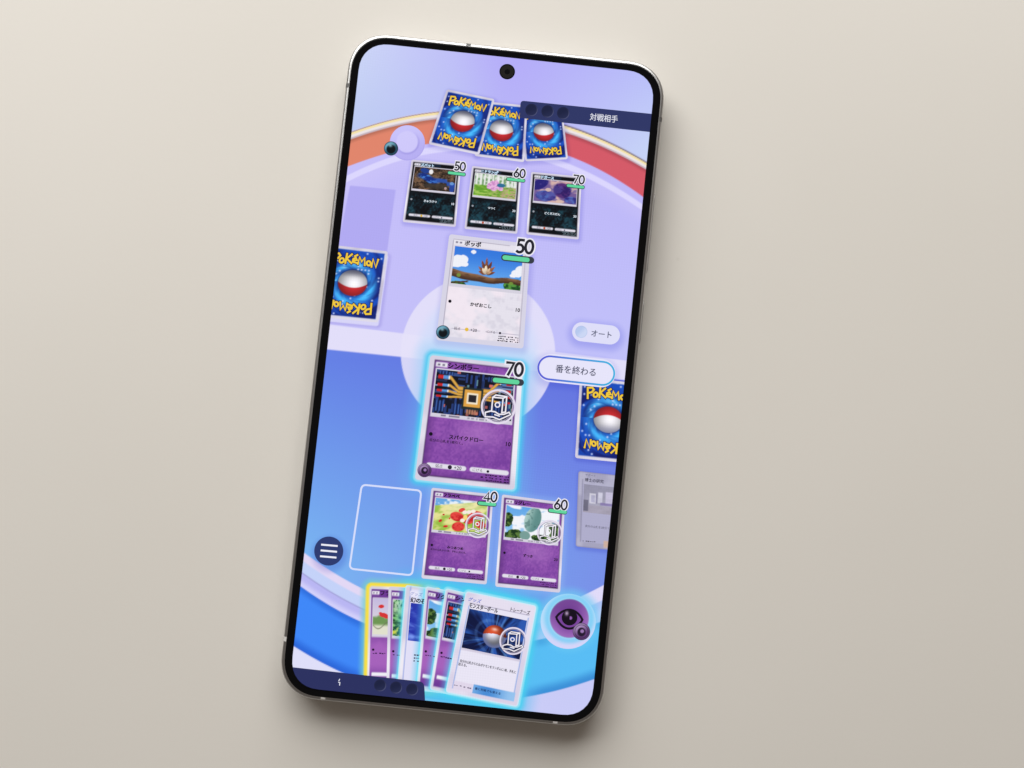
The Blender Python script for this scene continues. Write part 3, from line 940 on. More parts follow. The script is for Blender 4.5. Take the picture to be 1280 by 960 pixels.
def card_back(key, level, flip, label):
    q = CARD[key]; w, h = quad_wh(q)
    def f(U, V):
        c = silver(U, V) * C(.93, .93, .95)
        b = 0.046
        bv = b * w / h
        e = box(U, V, b, bv, 1 - b, 1 - bv * 1.1, .012, .012)
        X = (U - .5) / .5; Y = (V - .49) / .5 * h / w
        r = np.hypot(X, Y); a = np.arctan2(Y, X)
        n = fbm(a * 1.6 + r * 3, r * 4, 3)
        d = mix(np.broadcast_to(C(16, 30, 112), U.shape + (3,)), C(24, 78, 190), sm(.35, .75, n))
        d = mix(d, C(64, 172, 246), np.exp(-((r - .62) / .16) ** 2) * (.45 + .7 * sm(.3, .8, fbm(a * 2.2 + r * 5, r * 3, 9))))
        d = mix(d, C(150, 220, 252), np.exp(-((r - .60) / .07) ** 2) * sm(.5, .8, fbm(a * 4 + r * 8, r * 3, 19)) * .7)
        st = hashn(np.floor(U * 17), np.floor(V * 22), 11)
        fu = U * 17 % 1 - .5; fv = V * 22 % 1 - .5
        d = mix(d, C(200, 214, 255), (st > .86) * np.exp(-(fu * fu + fv * fv) * 13))
        c = mix(c, d, e)
        # plain two-coloured disc in the middle
        R = .475
        x = X / R; y = Y / R * 1.12
        if not flip: y = -y
        rr = np.hypot(x, y)
        k = mix(C(240, 238, 244) + 0 * c, C(206, 44, 50), sm(-.05, .05, y - .36 * (1 - x * x)))
        light = sm(1.5, 0, np.hypot(x - .1, (y if flip else y) - .05))
        k = k * (.52 + .55 * light)[..., None]
        if flip:
            k = mix(k, C(70, 72, 96), (1 - sm(-1.0, -.35, y)) * .75)
        else:
            k = mix(k, C(120, 124, 170), (1 - sm(-1.0, -.2, y)) * .45)
        c = mix(c, k, 1 - sm(.96, 1.05, rr))
        c = mix(c, c * .55, (1 - sm(0, .05, np.abs(rr - 1.04))) * .5)
        return c
    A = Art(); A.grid(q, int(w * 1.5), int(h * 1.5), f, corner=3.0, wh=(w, h))
    o = A.build("card", phone, level, label)
    ex = np.array(quad_pt(q, 1, .5)) - np.array(quad_pt(q, 0, .5)); ey = np.array(quad_pt(q, .5, 1)) - np.array(quad_pt(q, .5, 0))
    c0 = np.array(quad_pt(q, .5, .5))
    for up in (1, -1):
        L = Art()
        sc = 0.745 / LOGO_W
        vy = -0.31
        for ch, x0, yo, strokes in LOGO:
            for k, st in enumerate(strokes):
                pts = []
                for x, y in st:
                    X = (x0 + x - LOGO_W / 2) * sc
                    bow = -0.05 * (1 - (X / .40) ** 2)
                    Y = vy - (y - .35) * sc * 0.86 * w / h + bow * w / h + .02
                    pts.append(c0 + up * (ex * X + ey * Y))
                cl = ch == 'O'
                L.stroke(pts, w * .056, (22, 26, 84), 0.15 * k, cl)
                L.stroke(pts, w * .031, (242, 202, 62), 1 + 0.15 * k, cl)
        L.build("card_lettering", o, level + 1)
    return o

def lw(q, A, s, u, v, size, c, **k):
    p = quad_pt(q, u, v)
    k.setdefault('ang', quad_ang(q))
    A.text(s, p[0], p[1], size, c, **k)

def fine_print(A, q, u, v, n, size, c, seed=0, right=False):
    """a line of print too small to read: a row of uneven dashes"""
    rg = random.Random(seed * 31 + n)
    w, h = quad_wh(q)
    x = u * w
    for i in range(n):
        L = size * rg.uniform(.45, .95); g = size * rg.choice((.18, .2, .25, .9))
        x0 = x if not right else x - L
        t = size * rg.uniform(.30, .60) / h
        vv = v + rg.uniform(-.1, .1) * size / h
        p = [quad_pt(q, x0 / w, vv - t / 2), quad_pt(q, (x0 + L) / w, vv - t / 2), quad_pt(q, (x0 + L) / w, vv + t / 2), quad_pt(q, x0 / w, vv + t / 2)]
        A.poly(p, c)
        x = x + L + g if not right else x - L - g

def bar_quad(A, q, u0, v0, u1, v1, c, lz=0):
    w, h = quad_wh(q)
    a = quad_pt(q, u0, (v0 + v1) / 2); b = quad_pt(q, u1, (v0 + v1) / 2)
    th = (v1 - v0) * h
    pill(A, a, b, th / 2, c, lz)

def pill(A, a, b, r, c, lz=0, n=8):
    a = np.array(a, float); b = np.array(b, float)
    d = b - a; L = np.linalg.norm(d); d /= L
    nrm = np.array([-d[1], d[0]])
    a2 = a + d * r; b2 = b - d * r
    pts = []
    for k in range(n + 1):
        t = math.pi * (-.5 + k / n); pts.append(b2 + d * r * math.cos(t) + nrm * r * math.sin(t))
    for k in range(n + 1):
        t = math.pi * (.5 + k / n); pts.append(a2 + d * r * math.cos(t) + nrm * r * math.sin(t))
    A.poly(pts, c, lz)

def hp_bar(parent, level, a, b, r, frac, dark=(54, 60, 70)):
    A = Art(); pill(A, a, b, r, dark)
    a = np.array(a); b = np.array(b); d = (b - a) / np.linalg.norm(b - a)
    g0 = a + d * r * .38; g1 = a + (b - a) * frac
    pill(A, g0, g1, r * .66, (98, 214, 158), 1)
    return A.build("hit_point_bar", parent, level)

def battle_card(key, level, theme, art, title, tag, attack, dmg, note, bars, hp, label, hp_c, hp_h, bar, full=1.0, badge=None):
    q = CARD[key]; w, h = quad_wh(q); big = w > 90
    AW0, AV0, AW1, AV1 = .088, .105, .915, .455
    def f(U, V):
        c = silver(U, V, len(title))
        if theme == 'white':
            c = mix(np.broadcast_to(C(216, 213, 230), U.shape + (3,)), C(231, 227, 238), box(U, V, .06, .035, .95, .955))
            c = mix(c, C(212, 208, 222), sm(.45, .8, fbm(U * 22, V * 28, 17, 2)) * box(U, V, .06, .48, .95, .955) * .6)
            c = mix(c, C(246, 234, 244), sm(.4, .7, fbm(U * 6, V * 8, 3)) * box(U, V, .06, .48, .95, .955) * .8)
            c = mix(c, C(150, 144, 166), (1 - sm(.002, .008, np.abs(U - .062))) * box(U, V, 0, .05, 1, .86) * .8)
            c = mix(c, C(150, 144, 166), (1 - sm(.002, .008, np.abs(U - .945))) * box(U, V, 0, .05, 1, .95) * .6)
            c = mix(c, C(150, 144, 166), (1 - sm(.002, .006, np.abs(V - .04))) * box(U, V, .06, 0, .75, 1) * .7)
            for u0, u1 in ((.16, .49), (.55, .94)):
                c = mix(c, C(176, 170, 190), (1 - sm(.002, .006, np.abs(V - .875))) * box(U, V, u0, 0, u1, 1) * .8)
        else:
            bw = .056 if big else .042
            e = box(U, V, bw, .035, 1 - bw, .957, .006, .006)
            if theme == 'purple':
                n = fbm(U * 7, V * 9, 2 + len(title)); s = .5 + .5 * np.sin(U * 7)
                b = mix(np.broadcast_to(C(118, 62, 156), U.shape + (3,)), C(150, 86, 178), sm(.2, .85, n * .6 + .4 * fbm(U * 60, V * 70, 4, 1)))
                b = mix(b, C(186, 130, 204), np.exp(-((U - .6) / .25) ** 2 - ((V - .58) / .12) ** 2) * .5)
                b = mix(b, C(84, 40, 118), sm(.86, 1, V) * .5)
                b = mix(b, C(96, 50, 128), sm(.12, 0, U - .05) * .6)
                edge = C(60, 30, 78)
            else:
                n = fbm(U * 8, V * 10, 2 + len(title))
                b = mix(np.broadcast_to(C(7, 9, 14), U.shape + (3,)), C(30, 72, 86), sm(.3, .8, n * .7 + .3 * fbm(U * 40, V * 50, 6, 1)) * sm(.47, .6, V) * (1 - sm(.84, .97, V)))
                b = mix(b, C(24, 44, 72), box(U, V, .2, .03, .6, .08) * .7)
                edge = C(10, 10, 14)
            c = mix(c, b, e)
            ed = box(U, V, bw - .005, .03, 1.005 - bw, .962) - box(U, V, bw + .007, .040, .993 - bw, .950)
            c = mix(c, edge, np.clip(ed, 0, 1) * .6)
        # pale frame round the picture and stage tag
        fr = C(214, 210, 224)
        c = mix(c, fr, box(U, V, AW0 - .014, AV0 - .010, AW1 + .014, AV1 + .030, .005, .004))
        c = mix(c, C(236, 234, 242), box(U, V, .07, .047, .195, .085, .01, .008))
        c = mix(c, C(70, 60, 90), (box(U, V, .09, .06, .118, .074, .006, .006) + box(U, V, .14, .06, .168, .074, .006, .006)) * (.8 if theme != 'dark' else .4))
        if theme == 'purple':       # little caption under the picture
            c = mix(c, C(90, 84, 104), box(U, V, .17, AV1 + .006, .40, AV1 + .02, .005, .004) * (hashn(np.floor(U * 60), 0 * U, 2) > .3) * .7)
            c = mix(c, C(120, 114, 134), box(U, V, .46, AV1 + .006, .80, AV1 + .02, .005, .004) * (hashn(np.floor(U * 60), 0 * U, 5) > .45) * .6)
        if theme != 'white':
            for u0, u1 in ((.095, .50), (.535, .93)):
                r = .019
                dd = np.hypot(np.maximum(np.maximum(u0 + r * h / w - U, U - u1 + r * h / w), 0) * w, (V - .872) * h)
                c = mix(c, C(228, 224, 236), 1 - sm(r * h - .6, r * h + .6, dd))
        return c
    A = Art(); A.grid(q, int(w * 1.1) if big else int(w * 1.3), int(h * 1.1) if big else int(h * 1.3), f, corner=4.0 * w / 116, wh=(w, h))
    o = A.build("card", phone, level, label)
    P = Art(); P.grid(q, int(w * 1.0) if big else int(w * 1.3), int(h * .42) if big else int(h * .55), art, rect=(AW0, AV0, AW1, AV1))
    P.build("artwork", o, level + 1)
    ink = (18, 12, 26) if theme != 'dark' else (226, 236, 246)
    k = w / 116
    T = Art(); lw(q, T, title, .20 + .033 * len(title), .066, 7.3 * k, (ink if theme != 'dark' else (200, 228, 252)), bold=.055 if big else .075)
    T.build("card_title", o, level + 1)
    T = Art(); lw(q, T, attack, .47, .632, 5.7 * k, ink, bold=.045)
    if dmg: lw(q, T, dmg, .905, .640, 6.8 * k, ink, bold=.03)
    p = quad_pt(q, .105, .625)
    T.disc(p[0], p[1], 2.3 * k, ink if theme != 'dark' else (150, 156, 166), 0, 10)
    if note: lw(q, T, note, .09 + .0165 * len(note), .672, 3.9 * k, ink, bold=.02)
    T.build("attack_text", o, level + 1)
    T = Art()
    tc = (40, 34, 52) if theme != 'dark' else (96, 90, 110)
    lw(q, T, "弱点", .225, .873, 4.4 * k, tc); lw(q, T, "+20", .415, .873, 5.6 * k, tc, bold=.015)
    p = quad_pt(q, .335, .873); T.disc(p[0], p[1], 2.6 * k, bars, 0, 12)
    lw(q, T, "にげる", .615, .873, 4.0 * k, tc); p = quad_pt(q, .72, .875); T.disc(p[0], p[1], 1.7 * k, tc, 0, 8)
    fine = tc if theme == 'white' else ((40, 16, 60) if theme == 'purple' else (110, 126, 136))
    for i in range(3):
        fine_print(T, q, .935, .905 + .021 * i, 9 - i % 2, 3.0 * k, fine, i + len(title), True)
    T.build("stat_text", o, level + 1)
    N = Art()
    numerals(N, hp, hp_c[0], hp_c[1], hp_h, hp_h * (.20 if big else .175), hp_h * (.40 if big else .37), (36, 36, 46), (238, 236, 246))
    N.build("hit_points", o, level + 3)
    hp_bar(o, level + 2, bar[0], bar[1], bar[2], full)
    if badge: make_badge(o, level + 5, *badge)
    return o

def make_badge(parent, level, cx, cy, r):
    """white outline emblem: an open hand carrying a box, in a ring"""
    A = Art()
    wht = (244, 240, 248)
    a = math.radians(5)
    def t(x, y):
        x, y = x * r, y * r
        return (cx + x * math.cos(a) - y * math.sin(a), cy + x * math.sin(a) + y * math.cos(a))
    ring = [t(.93 * math.cos(2 * math.pi * k / 40), .93 * math.sin(2 * math.pi * k / 40)) for k in range(40)]
    A.stroke(ring, r * .11, (228, 220, 238), 0, True)
    w = r * .075
    dk = (62, 62, 84)
    A.stroke([t(.82 * math.cos(2 * math.pi * k / 40), .82 * math.sin(2 * math.pi * k / 40)) for k in range(40)], r * .05, (150, 142, 166), .1, True)
    for pp in ([t(-.36, .28), t(-.36, -.50), t(.22, -.50), t(.22, .28)], [t(-.36, -.50), t(-.20, -.64), t(.42, -.60), t(.42, .26), t(.22, .32)], [t(-.70, .38), t(-.42, .28), t(-.16, .30), t(.06, .42), t(.34, .40), t(.62, .26), t(.72, .38), t(.12, .72), t(-.26, .60), t(-.70, .62), t(-.70, .38)]):
        A.stroke(pp, w * 1.9, dk, .4)
    A.stroke([t(-.36, .28), t(-.36, -.50), t(.22, -.50), t(.22, .28)], w, wht, 1)
    A.stroke([t(-.36, -.50), t(-.20, -.64), t(.42, -.60), t(.42, .26), t(.22, .32)], w, wht, 1.2)
    A.stroke([t(.22, -.50), t(.42, -.60)], w, wht, 1.4)
    A.stroke([t(-.06 + .13 * math.cos(2 * math.pi * k / 16), -.10 + .13 * math.sin(2 * math.pi * k / 16)) for k in range(16)], w * .9, wht, 1.1, True)
    A.stroke([t(-.70, .38), t(-.42, .28), t(-.16, .30), t(.06, .42), t(.34, .40), t(.62, .26), t(.72, .38), t(.12, .72), t(-.26, .60), t(-.70, .62), t(-.70, .38)], w, wht, 1.6)
    A.stroke([t(-.16, .46), t(.10, .52)], w * .9, wht, 1.3)
    return A.build("hand_badge", parent, level)

def energy(parent, level, cx, cy, r, kind, name="energy_token"):
    A = Art()
    def f(x, y):
        d = np.hypot(x, y)
        if kind == 'dark':
            c = mix(np.broadcast_to(C(40, 78, 98), x.shape + (3,)), C(112, 168, 190), sm(.4, -.9, x * .6 + y))
            c = mix(c, C(12, 18, 22), 1 - sm(.55, .70, np.hypot(x, y - .08)))
            c = mix(c, C(150, 200, 216), np.exp(-((x + .1) / .3) ** 2 - ((y + .42) / .22) ** 2) * .85)
            c = mix(c, C(30, 44, 56), sm(.86, .98, d))
        else:
            c = mix(np.broadcast_to(C(96, 60, 116), x.shape + (3,)), C(176, 148, 196), sm(.5, -.9, x * .5 + y))
            c = mix(c, C(34, 22, 44), 1 - sm(.44, .58, np.hypot(x * 1.1, y - .05)))
            c = mix(c, C(156, 120, 180), 1 - sm(.16, .26, np.hypot(x - .08, y + .04)))
            c = mix(c, C(30, 18, 40), (1 - sm(0, .10, np.abs(d - .76))) * .6)
            c = mix(c, C(44, 30, 56), sm(.88, .99, d))
        return c
    A.pdisc(cx, cy, r, f)
    return A.build(name, parent, level)

card_back('opp3', 4, True, "face-down blue card, rightmost of three at top, partly under the navy name panel")
card_back('opp2', 8, True, "face-down blue card in the middle of three at the top")
card_back('opp1', 12, True, "face-down blue card, leftmost of three at top and tilted most")
card_back('deckL', 4, True, "face-down blue card cut off by the left edge of the screen")
card_back('deckR', 4, False, "face-down blue card cut off by the right edge of the screen")

battle_card('bench1', 4, 'dark', art_cave, "ズバット", '', "きゅうけつ", "10", None, (220, 180, 60), "50",
            "black card with a brown cave picture and 50 points", (575.0, 208.0), 11.0, ((559.0, 215.6), (582.4, 218.4), 2.5), .97)
battle_card('bench2', 4, 'dark', art_birch, "ニドラン♂", '', "つつく", "20", None, (190, 90, 60), "60",
            "black card with a green birch wood picture and 60 points", (649.6, 216.6), 11.0, ((632.5, 223.6), (656.8, 226.2), 2.5), .97)
battle_card('bench3', 4, 'dark', art_dusk, "ドガース", '', "どくガスだん", "20", None, (190, 90, 60), "70",
            "black card with a dark purple picture and 70 points", (723.8, 224.4), 11.0, ((707.6, 231.6), (731, 234.4), 2.5), .97)
w_ = battle_card('white', 4, 'white', art_branch, "ポッポ", '', "かぜおこし", "10", None, (232, 190, 60), "50",
            "white card with a blue sky and branch picture and 50 points", (656.2, 308.2), 17.0, ((626.4, 321.4), (667.8, 325.8), 4.3), .86)
energy(w_, 9, 553.7, 415.3, 8.7, 'dark')
a_ = battle_card('active', 4, 'purple', art_circuit, "シンボラー", '', "スパイクドロー", "10", "自分の山札を1枚引く。", (40, 30, 50), "70",
            "purple card with glowing blue rim and a dark circuit picture", (643.4, 461.4), 17.0, ((614.4, 474.6), (655.0, 478.6), 4.3), .86, (623, 508.4, 22.3))
energy(a_, 9, 530.6, 587.8, 8.8, 'mind')
battle_card('low1', 4, 'purple', art_meadow, "フラベベ", '', "みつあつめ", None, "自分の山札から1枚、手札に加える。", (40, 30, 50), "40",
            "purple card with red petals on a green hill and 40 points", (613.2, 620.8), 12.5, ((596.2, 628.6), (620.8, 630.9), 3.0), .98, (597.5, 656.7, 16.2))
battle_card('low2', 4, 'purple', art_sky, "リグレー", '', "ずつき", "20", None, (40, 30, 50), "60",
            "purple card with a sky and trees picture and 60 points", (701.2, 630.8), 12.5, ((684.6, 637.6), (709.0, 640.6), 3.0), .98, (687, 665.7, 16.2))

def sliver(key, level, kind, art, label, nxt, title):
    """card of the fan: only its left strip shows beside the next card"""
    q = CARD[key]; w, h = quad_wh(q)
    rect_art = (.070, .125, .93, .475) if kind != 'trainer' else (.095, .165, .92, .53)
    def f(U, V):
        c = silver(U, V, 3)
        if kind == 'purple':
            b = mix(np.broadcast_to(C(110, 56, 148), U.shape + (3,)), C(166, 98, 188), sm(.3, .8, V + .3 * fbm(U * 6, V * 6, 5)) * (1 - sm(.75, .95, V)))
            c = mix(c, b, box(U, V, .042, .035, .955, .96))
            c = mix(c, C(216, 212, 226), box(U, V, rect_art[0] - .012, rect_art[1] - .008, .94, rect_art[3] + .026))
            c = mix(c, C(238, 236, 244), box(U, V, .05, .055, .15, .088))
            c = mix(c, C(240, 238, 246), box(U, V, .07, .845, .40, .882))
            c = mix(c, C(70, 56, 90), (box(U, V, .065, .065, .085, .078, .006, .006) + box(U, V, .105, .065, .125, .078, .006, .006)) * .7)
        else:
            c = mix(c, C(226, 224, 248), box(U, V, .09, .03, .94, .96))
            c = mix(c, C(150, 164, 226), (1 - sm(.004, .012, np.abs(U - .075))) * .8)
            c = mix(c, C(236, 234, 252), box(U, V, .07, .05, .26, .10))
        # bluish light of the next card's rim
        P = quad_pt(q, 0, 0)[None, None] * ((1 - U) * (1 - V))[..., None] + quad_pt(q, 1, 0) * (U * (1 - V))[..., None] + quad_pt(q, 1, 1) * (U * V)[..., None] + quad_pt(q, 0, 1) * ((1 - U) * V)[..., None]
        if nxt:
            d = qdist(P[..., 0], P[..., 1], CARD[nxt], 4)
            c = mix(c, C(84, 200, 240), (1 - sm(1, 11, d)) * .45)
            c = mix(c, C(110, 226, 246), (1 - sm(.5, 3.5, d)) * .8)
        if kind == 'trainer' or key != 'hand1' and key != 'hand2':
            d = -qdist(P[..., 0], P[..., 1], q, 4)
            c = mix(c, C(190, 240, 252), (1 - sm(.5, 2.2, d)) * .8)
        if key == 'hand1':
            d = -qdist(P[..., 0], P[..., 1], q, 4)
            c = mix(c, C(250, 226, 80), (1 - sm(.3, 2.0, d)) * .9)
        return c
    A = Art(); A.grid(q, int(w), int(h * .8), f, corner=3.5, wh=(w, h))
    o = A.build("card", phone, level, label)
    P = Art()
    def fa(U, V):
        c = art(U, V)
        if nxt:
            r = rect_art
            cu = r[0] + (r[2] - r[0]) * U; cv = r[1] + (r[3] - r[1]) * V
            XY = quad_pt(q, 0, 0)[None, None] * ((1 - cu) * (1 - cv))[..., None] + quad_pt(q, 1, 0) * (cu * (1 - cv))[..., None] + quad_pt(q, 1, 1) * (cu * cv)[..., None] + quad_pt(q, 0, 1) * ((1 - cu) * cv)[..., None]
            d = qdist(XY[..., 0], XY[..., 1], CARD[nxt], 4)
            c = mix(c, C(84, 200, 240), (1 - sm(1, 11, d)) * .4)
            c = mix(c, C(110, 226, 246), (1 - sm(.5, 3.5, d)) * .8)
        return c
    P.grid(q, int(w), int(h * .45), fa, rect=rect_art); P.build("artwork", o, level + 1)
    T = Art()
    if kind == 'purple':
        if title: lw(q, T, title, .19 + .02 * len(title), .072, 6.4, (40, 20, 50), bold=.05)
        p = quad_pt(q, .085, .625); T.disc(p[0], p[1], 1.6, (36, 16, 48), 0, 8)
        fine_print(T, q, .08, .66, 5, 3.0, (60, 30, 80), level)
    else:
        lw(q, T, "グッズ", .16, .075, 5.0, (70, 96, 190), shear=.2)
        lw(q, T, title, .235, .135, 6.4, (30, 28, 40), bold=.05)
        for i in range(3): fine_print(T, q, .20, .66 + .03 * i, 5, 3.2, (70, 68, 96), i)
    T.build("card_title", o, level + 2)
    return o

sliver('hand1', 4, 'purple', art_petals, "purple card with a yellow rim, leftmost of the fan at the bottom", None, "フラ")
sliver('hand2', 8, 'purple', art_jungle, "purple card with a green leafy picture, second from the left of the fan", 'hand3', "")
sliver('hand3', 12, 'trainer', art_flow, "white card with a blue picture, third from the left of the fan", 'hand4', "幻の石板")
sliver('hand4', 16, 'purple', art_sky, "purple card with a tree picture, fourth from the left of the fan", 'hand5', "リグ")
sliver('hand5', 20, 'purple', art_circuit, "purple card with a dark circuit picture, fifth from the left of the fan", 'front', "シン")

def front_card(level):
    q = CARD['front']; w, h = quad_wh(q)
    def f(U, V):
        c = mix(silver(U, V, 1), C(222, 212, 236), .5 + 0 * U)
        c = mix(c, C(234, 230, 246), box(U, V, .075, .10, .925, .955))
        for u in (.082, .918):
            c = mix(c, C(138, 166, 226), (1 - sm(.004, .011, np.abs(U - u))) * box(U, V, 0, .13, 1, .95) * .9)
        c = mix(c, C(150, 140, 170), (1 - sm(.002, .006, np.abs(V - .105))) * box(U, V, .08, 0, .92, 1) * .7)
        c = mix(c, C(206, 198, 218), box(U, V, .085, .545, .915, .565) * .8)
        c = mix(c, mix(C(72, 140, 214) + 0 * c, C(150, 196, 240), sm(.0, .35, np.abs(U - .55))), box(U, V, .355, .868, .935, .955))
        c = mix(c, C(220, 206, 228), box(U, V, .085, .87, .35, .955) * .6)
        d = np.minimum(np.minimum(U, 1 - U) * w, np.minimum(V, 1 - V) * h)
        c = mix(c, C(206, 238, 252), (1 - sm(.4, 2.2, d)) * .8)
        return c
    A = Art(); A.grid(q, 100, 140, f, corner=4, wh=(w, h))
    o = A.build("card", phone, level, "white card with a red and white ball picture, in front of the fan")
    P = Art(); P.grid(q, 110, 76, art_ball, rect=(.095, .160, .905, .545)); P.build("artwork", o, level + 1)
    T = Art()
    lw(q, T, "グッズ", .145, .070, 5.2, (60, 92, 200), bold=.02, shear=.2)
    lw(q, T, "モンスターボール", .285, .125, 6.6, (26, 22, 34), bold=.045, fit=w * .40)
    lw(q, T, "トレーナーズ", .79, .082, 5.6, (40, 34, 50), bold=.03, fit=w * .27)
    T.build("card_title", o, level + 2)
    T = Art()
    lw(q, T, "自分の山札からたねポケモンをランダムに1枚、手札に", .50, .672, 3.9, (40, 38, 56), fit=w * .78, bold=.03)
    lw(q, T, "加える。", .155, .705, 3.9, (40, 38, 56), fit=w * .12, bold=.03)
    fine_print(T, q, .095, .912, 6, 2.8, (120, 110, 136), 5)
    lw(q, T, "番に何枚でも使える", .56, .905, 3.3, (24, 54, 104), fit=w * .36, bold=.03)
    T.build("rule_text", o, level + 2)
    make_badge(o, level + 4, 641.5, 801.1, 17.6)
front_card(24)

def grey_card(level):
    q = CARD['grey']; w, h = quad_wh(q)
    def f(U, V):
        c = mix(np.broadcast_to(C(166, 164, 190), U.shape + (3,)), C(182, 180, 204), sm(.4, .6, fbm(U * 3, V * 4, 2)))
        c = mix(c, C(176, 174, 204), box(U, V, .07, .16, .95, .93))
        c = mix(c, C(126, 124, 150), (1 - sm(.004, .012, np.abs(U - .075))) * box(U, V, 0, .1, 1, .93) * .6)
        c = mix(c, C(206, 176, 160), box(U, V, .46, .885, .95, .975))
        d = np.minimum(np.minimum(U, 1 - U) * w, np.minimum(V, 1 - V) * h)
        return mix(c, C(134, 132, 166), (1 - sm(.4, 1.6, d)) * .7)
    A = Art(); A.grid(q, 76, 94, f, corner=3, wh=(w, h))
    o = A.build("card", phone, level, "dimmed grey card below the right-hand blue card, cut off by the screen edge")
    P = Art(); P.grid(q, 80, 50, art_study, rect=(.10, .165, .92, .535)); P.build("artwork", o, level + 1)
    T = Art()
    lw(q, T, "博士の研究", .265, .105, 4.6, (44, 42, 60), bold=.02)
    lw(q, T, "サポート", .20, .040, 3.2, (90, 90, 116))
    lw(q, T, "自分の山札を2枚引く。", .36, .715, 3.3, (60, 58, 78), fit=w * .42)
    lw(q, T, "番に1枚", .66, .93, 3.0, (140, 100, 90)); fine_print(T, q, .11, .915, 6, 2.6, (96, 92, 112), 7)
    T.build("card_title", o, level + 2)
grey_card(4)

# ------------------------------------------------------------------ controls and tokens of the game
NAVY = (44, 52, 100)
def name_panel(pts, dots, r, label, words, level, tint):
    A = Art(); A.poly(pts, tint)
    o = A.build("name_panel", phone, level, label)
    for x, y in dots:
        D = Art()
        def f(x_, y_):
            d = np.hypot(x_, y_)
            c = mix(np.broadcast_to(C(26, 32, 64), x_.shape + (3,)), C(36, 42, 78), sm(-.4, .9, y_ + x_ * .4))
            return mix(c, mix(C(34, 38, 70) + 0 * c, C(86, 90, 128), sm(-.2, 1, y_ * .7 + x_ * .7)), sm(.80, .92, d) * (1 - sm(.96, 1.0, d) * .7))
        D.pdisc(x, y, r, f, 0, 12, 30)
        D.build("indicator_dot", o, level + 1)
    T = Art(); words(T); T.build("name_text", o, level + 1)
    return o

def corner(p0, p, p1, r, n=5):
    p0, p, p1 = map(lambda t: np.array(t, float), (p0, p, p1))
    a = p + (p0 - p) / np.linalg.norm(p0 - p) * r; b = p + (p1 - p) / np.linalg.norm(p1 - p) * r
    return [(1 - t) ** 2 * a + 2 * t * (1 - t) * p + t * t * b for t in np.linspace(0, 1, n + 1)]

tp = corner((649.4, 147.5), (650.8, 125.8), (819, 142.8), 4.5) + [(822, 143.2), (818, 165.8)] + corner((818, 165.8), (649.4, 147.5), (650.8, 125.8), 1.5)
name_panel(tp, [(664.4, 137.6), (684.5, 139.4), (704.0, 141.6)], 7.8, "navy name panel at the top right of the screen",
           lambda T: T.text("対戦相手", 754.8, 147.6, 9.4, (226, 228, 240), ang=5.5, fit=35, bold=.014), 20, (46, 54, 102))
bp_ = [(362, 833.4)] + corner((362, 833.4), (530.2, 852.2), (531.8, 880), 6.5) + [(531.8, 884), (362, 884)]
def bottom_words(T):
    T.stroke([(424.6, 849.0), (423.8, 850.6)], 1.2, (226, 228, 240), 0)
    T.stroke([(423.4, 852.6), (425.0, 853.0), (424.6, 856.2)], 1.1, (226, 228, 240), .3)
name_panel(bp_, [(475.3, 856.5), (495.2, 859.2), (515.3, 861.6)], 7.6, "navy name panel at the bottom left of the screen", bottom_words, 40, (42, 48, 96))

# menu button
A = Art(); A.disc(411, 688.8, 18.2, (44, 58, 112), 0, 48)
mb = A.build("menu_button", phone, 14)
for (x0, y0, x1, y1) in ((402.6, 680.8, 421.0, 682.4), (402.0, 688.0, 420.2, 689.6), (401.2, 695.3, 419.4, 696.9)):
    A = Art(); A.stroke([(x0, y0), (x1, y1)], 2.3, (240, 240, 250)); A.build("menu_line", mb, 15)

# automatic-play switch
A = Art(); pill(A, (715.2, 413.4), (774.8, 420.0), 12.0, (224, 224, 250), 0, 14)
sw = A.build("auto_switch", phone, 14)
A = Art(); A.pdisc(726.6, 414.8, 7.6, lambda x, y: mix(mix(C(184, 202, 240) + 0 * np.c_[x, x, x], C(204, 216, 246), sm(-.7, .7, x + y)), C(168, 184, 226), sm(.85, 1, np.hypot(x, y)) * .5))
A.build("switch_knob", sw, 15)
A = Art(); A.text("オート", 751.8, 417.6, 9.0, (92, 96, 122), ang=6, fit=25.5, bold=.022); A.build("button_text", sw, 15)

# end-of-turn button
A = Art(); pill(A, (671.6, 458.2), (769.4, 468.4), 17.6, (232, 230, 252), 0, 16)
et = A.build("end_turn_button", phone, 16)
A = Art()
ca, cb, r = np.array((687.2, 459.8)), np.array((753.4, 466.8)), 14.4
d = (cb - ca) / np.linalg.norm(cb - ca); nn = np.array([-d[1], d[0]])
loop = [cb + d * r * math.cos(t) + nn * r * math.sin(t) for t in np.linspace(-math.pi / 2, math.pi / 2, 17)]
loop += [ca + d * r * math.cos(t) + nn * r * math.sin(t) for t in np.linspace(math.pi / 2, 3 * math.pi / 2, 17)]
cols = [mix(C(88, 96, 214)[None], C(64, 178, 226), np.array([np.clip((p[0] - 680) / 80, 0, 1)]))[0] for p in loop]
A.stroke(loop, 2.3, (0, 0, 0), 0, True, cols=cols); A.build("button_outline", et, 17)
A = Art(); A.text("番を終わる", 719.6, 463.0, 10.4, (82, 84, 108), ang=6, fit=50.5, bold=.016); A.build("button_text", et, 17)

# empty place for a card
A = Art()
qs = [(452.2, 605.8), (526.7, 613.3), (515.2, 719.2), (436.7, 710.8)]
loop = []
for i in range(4):
    loop += corner(qs[i - 1], qs[i], qs[(i + 1) % 4], 6, 6)
A.stroke(loop, 2.4, (214, 222, 252), 0, True); A.build("empty_card_place", phone, 3)

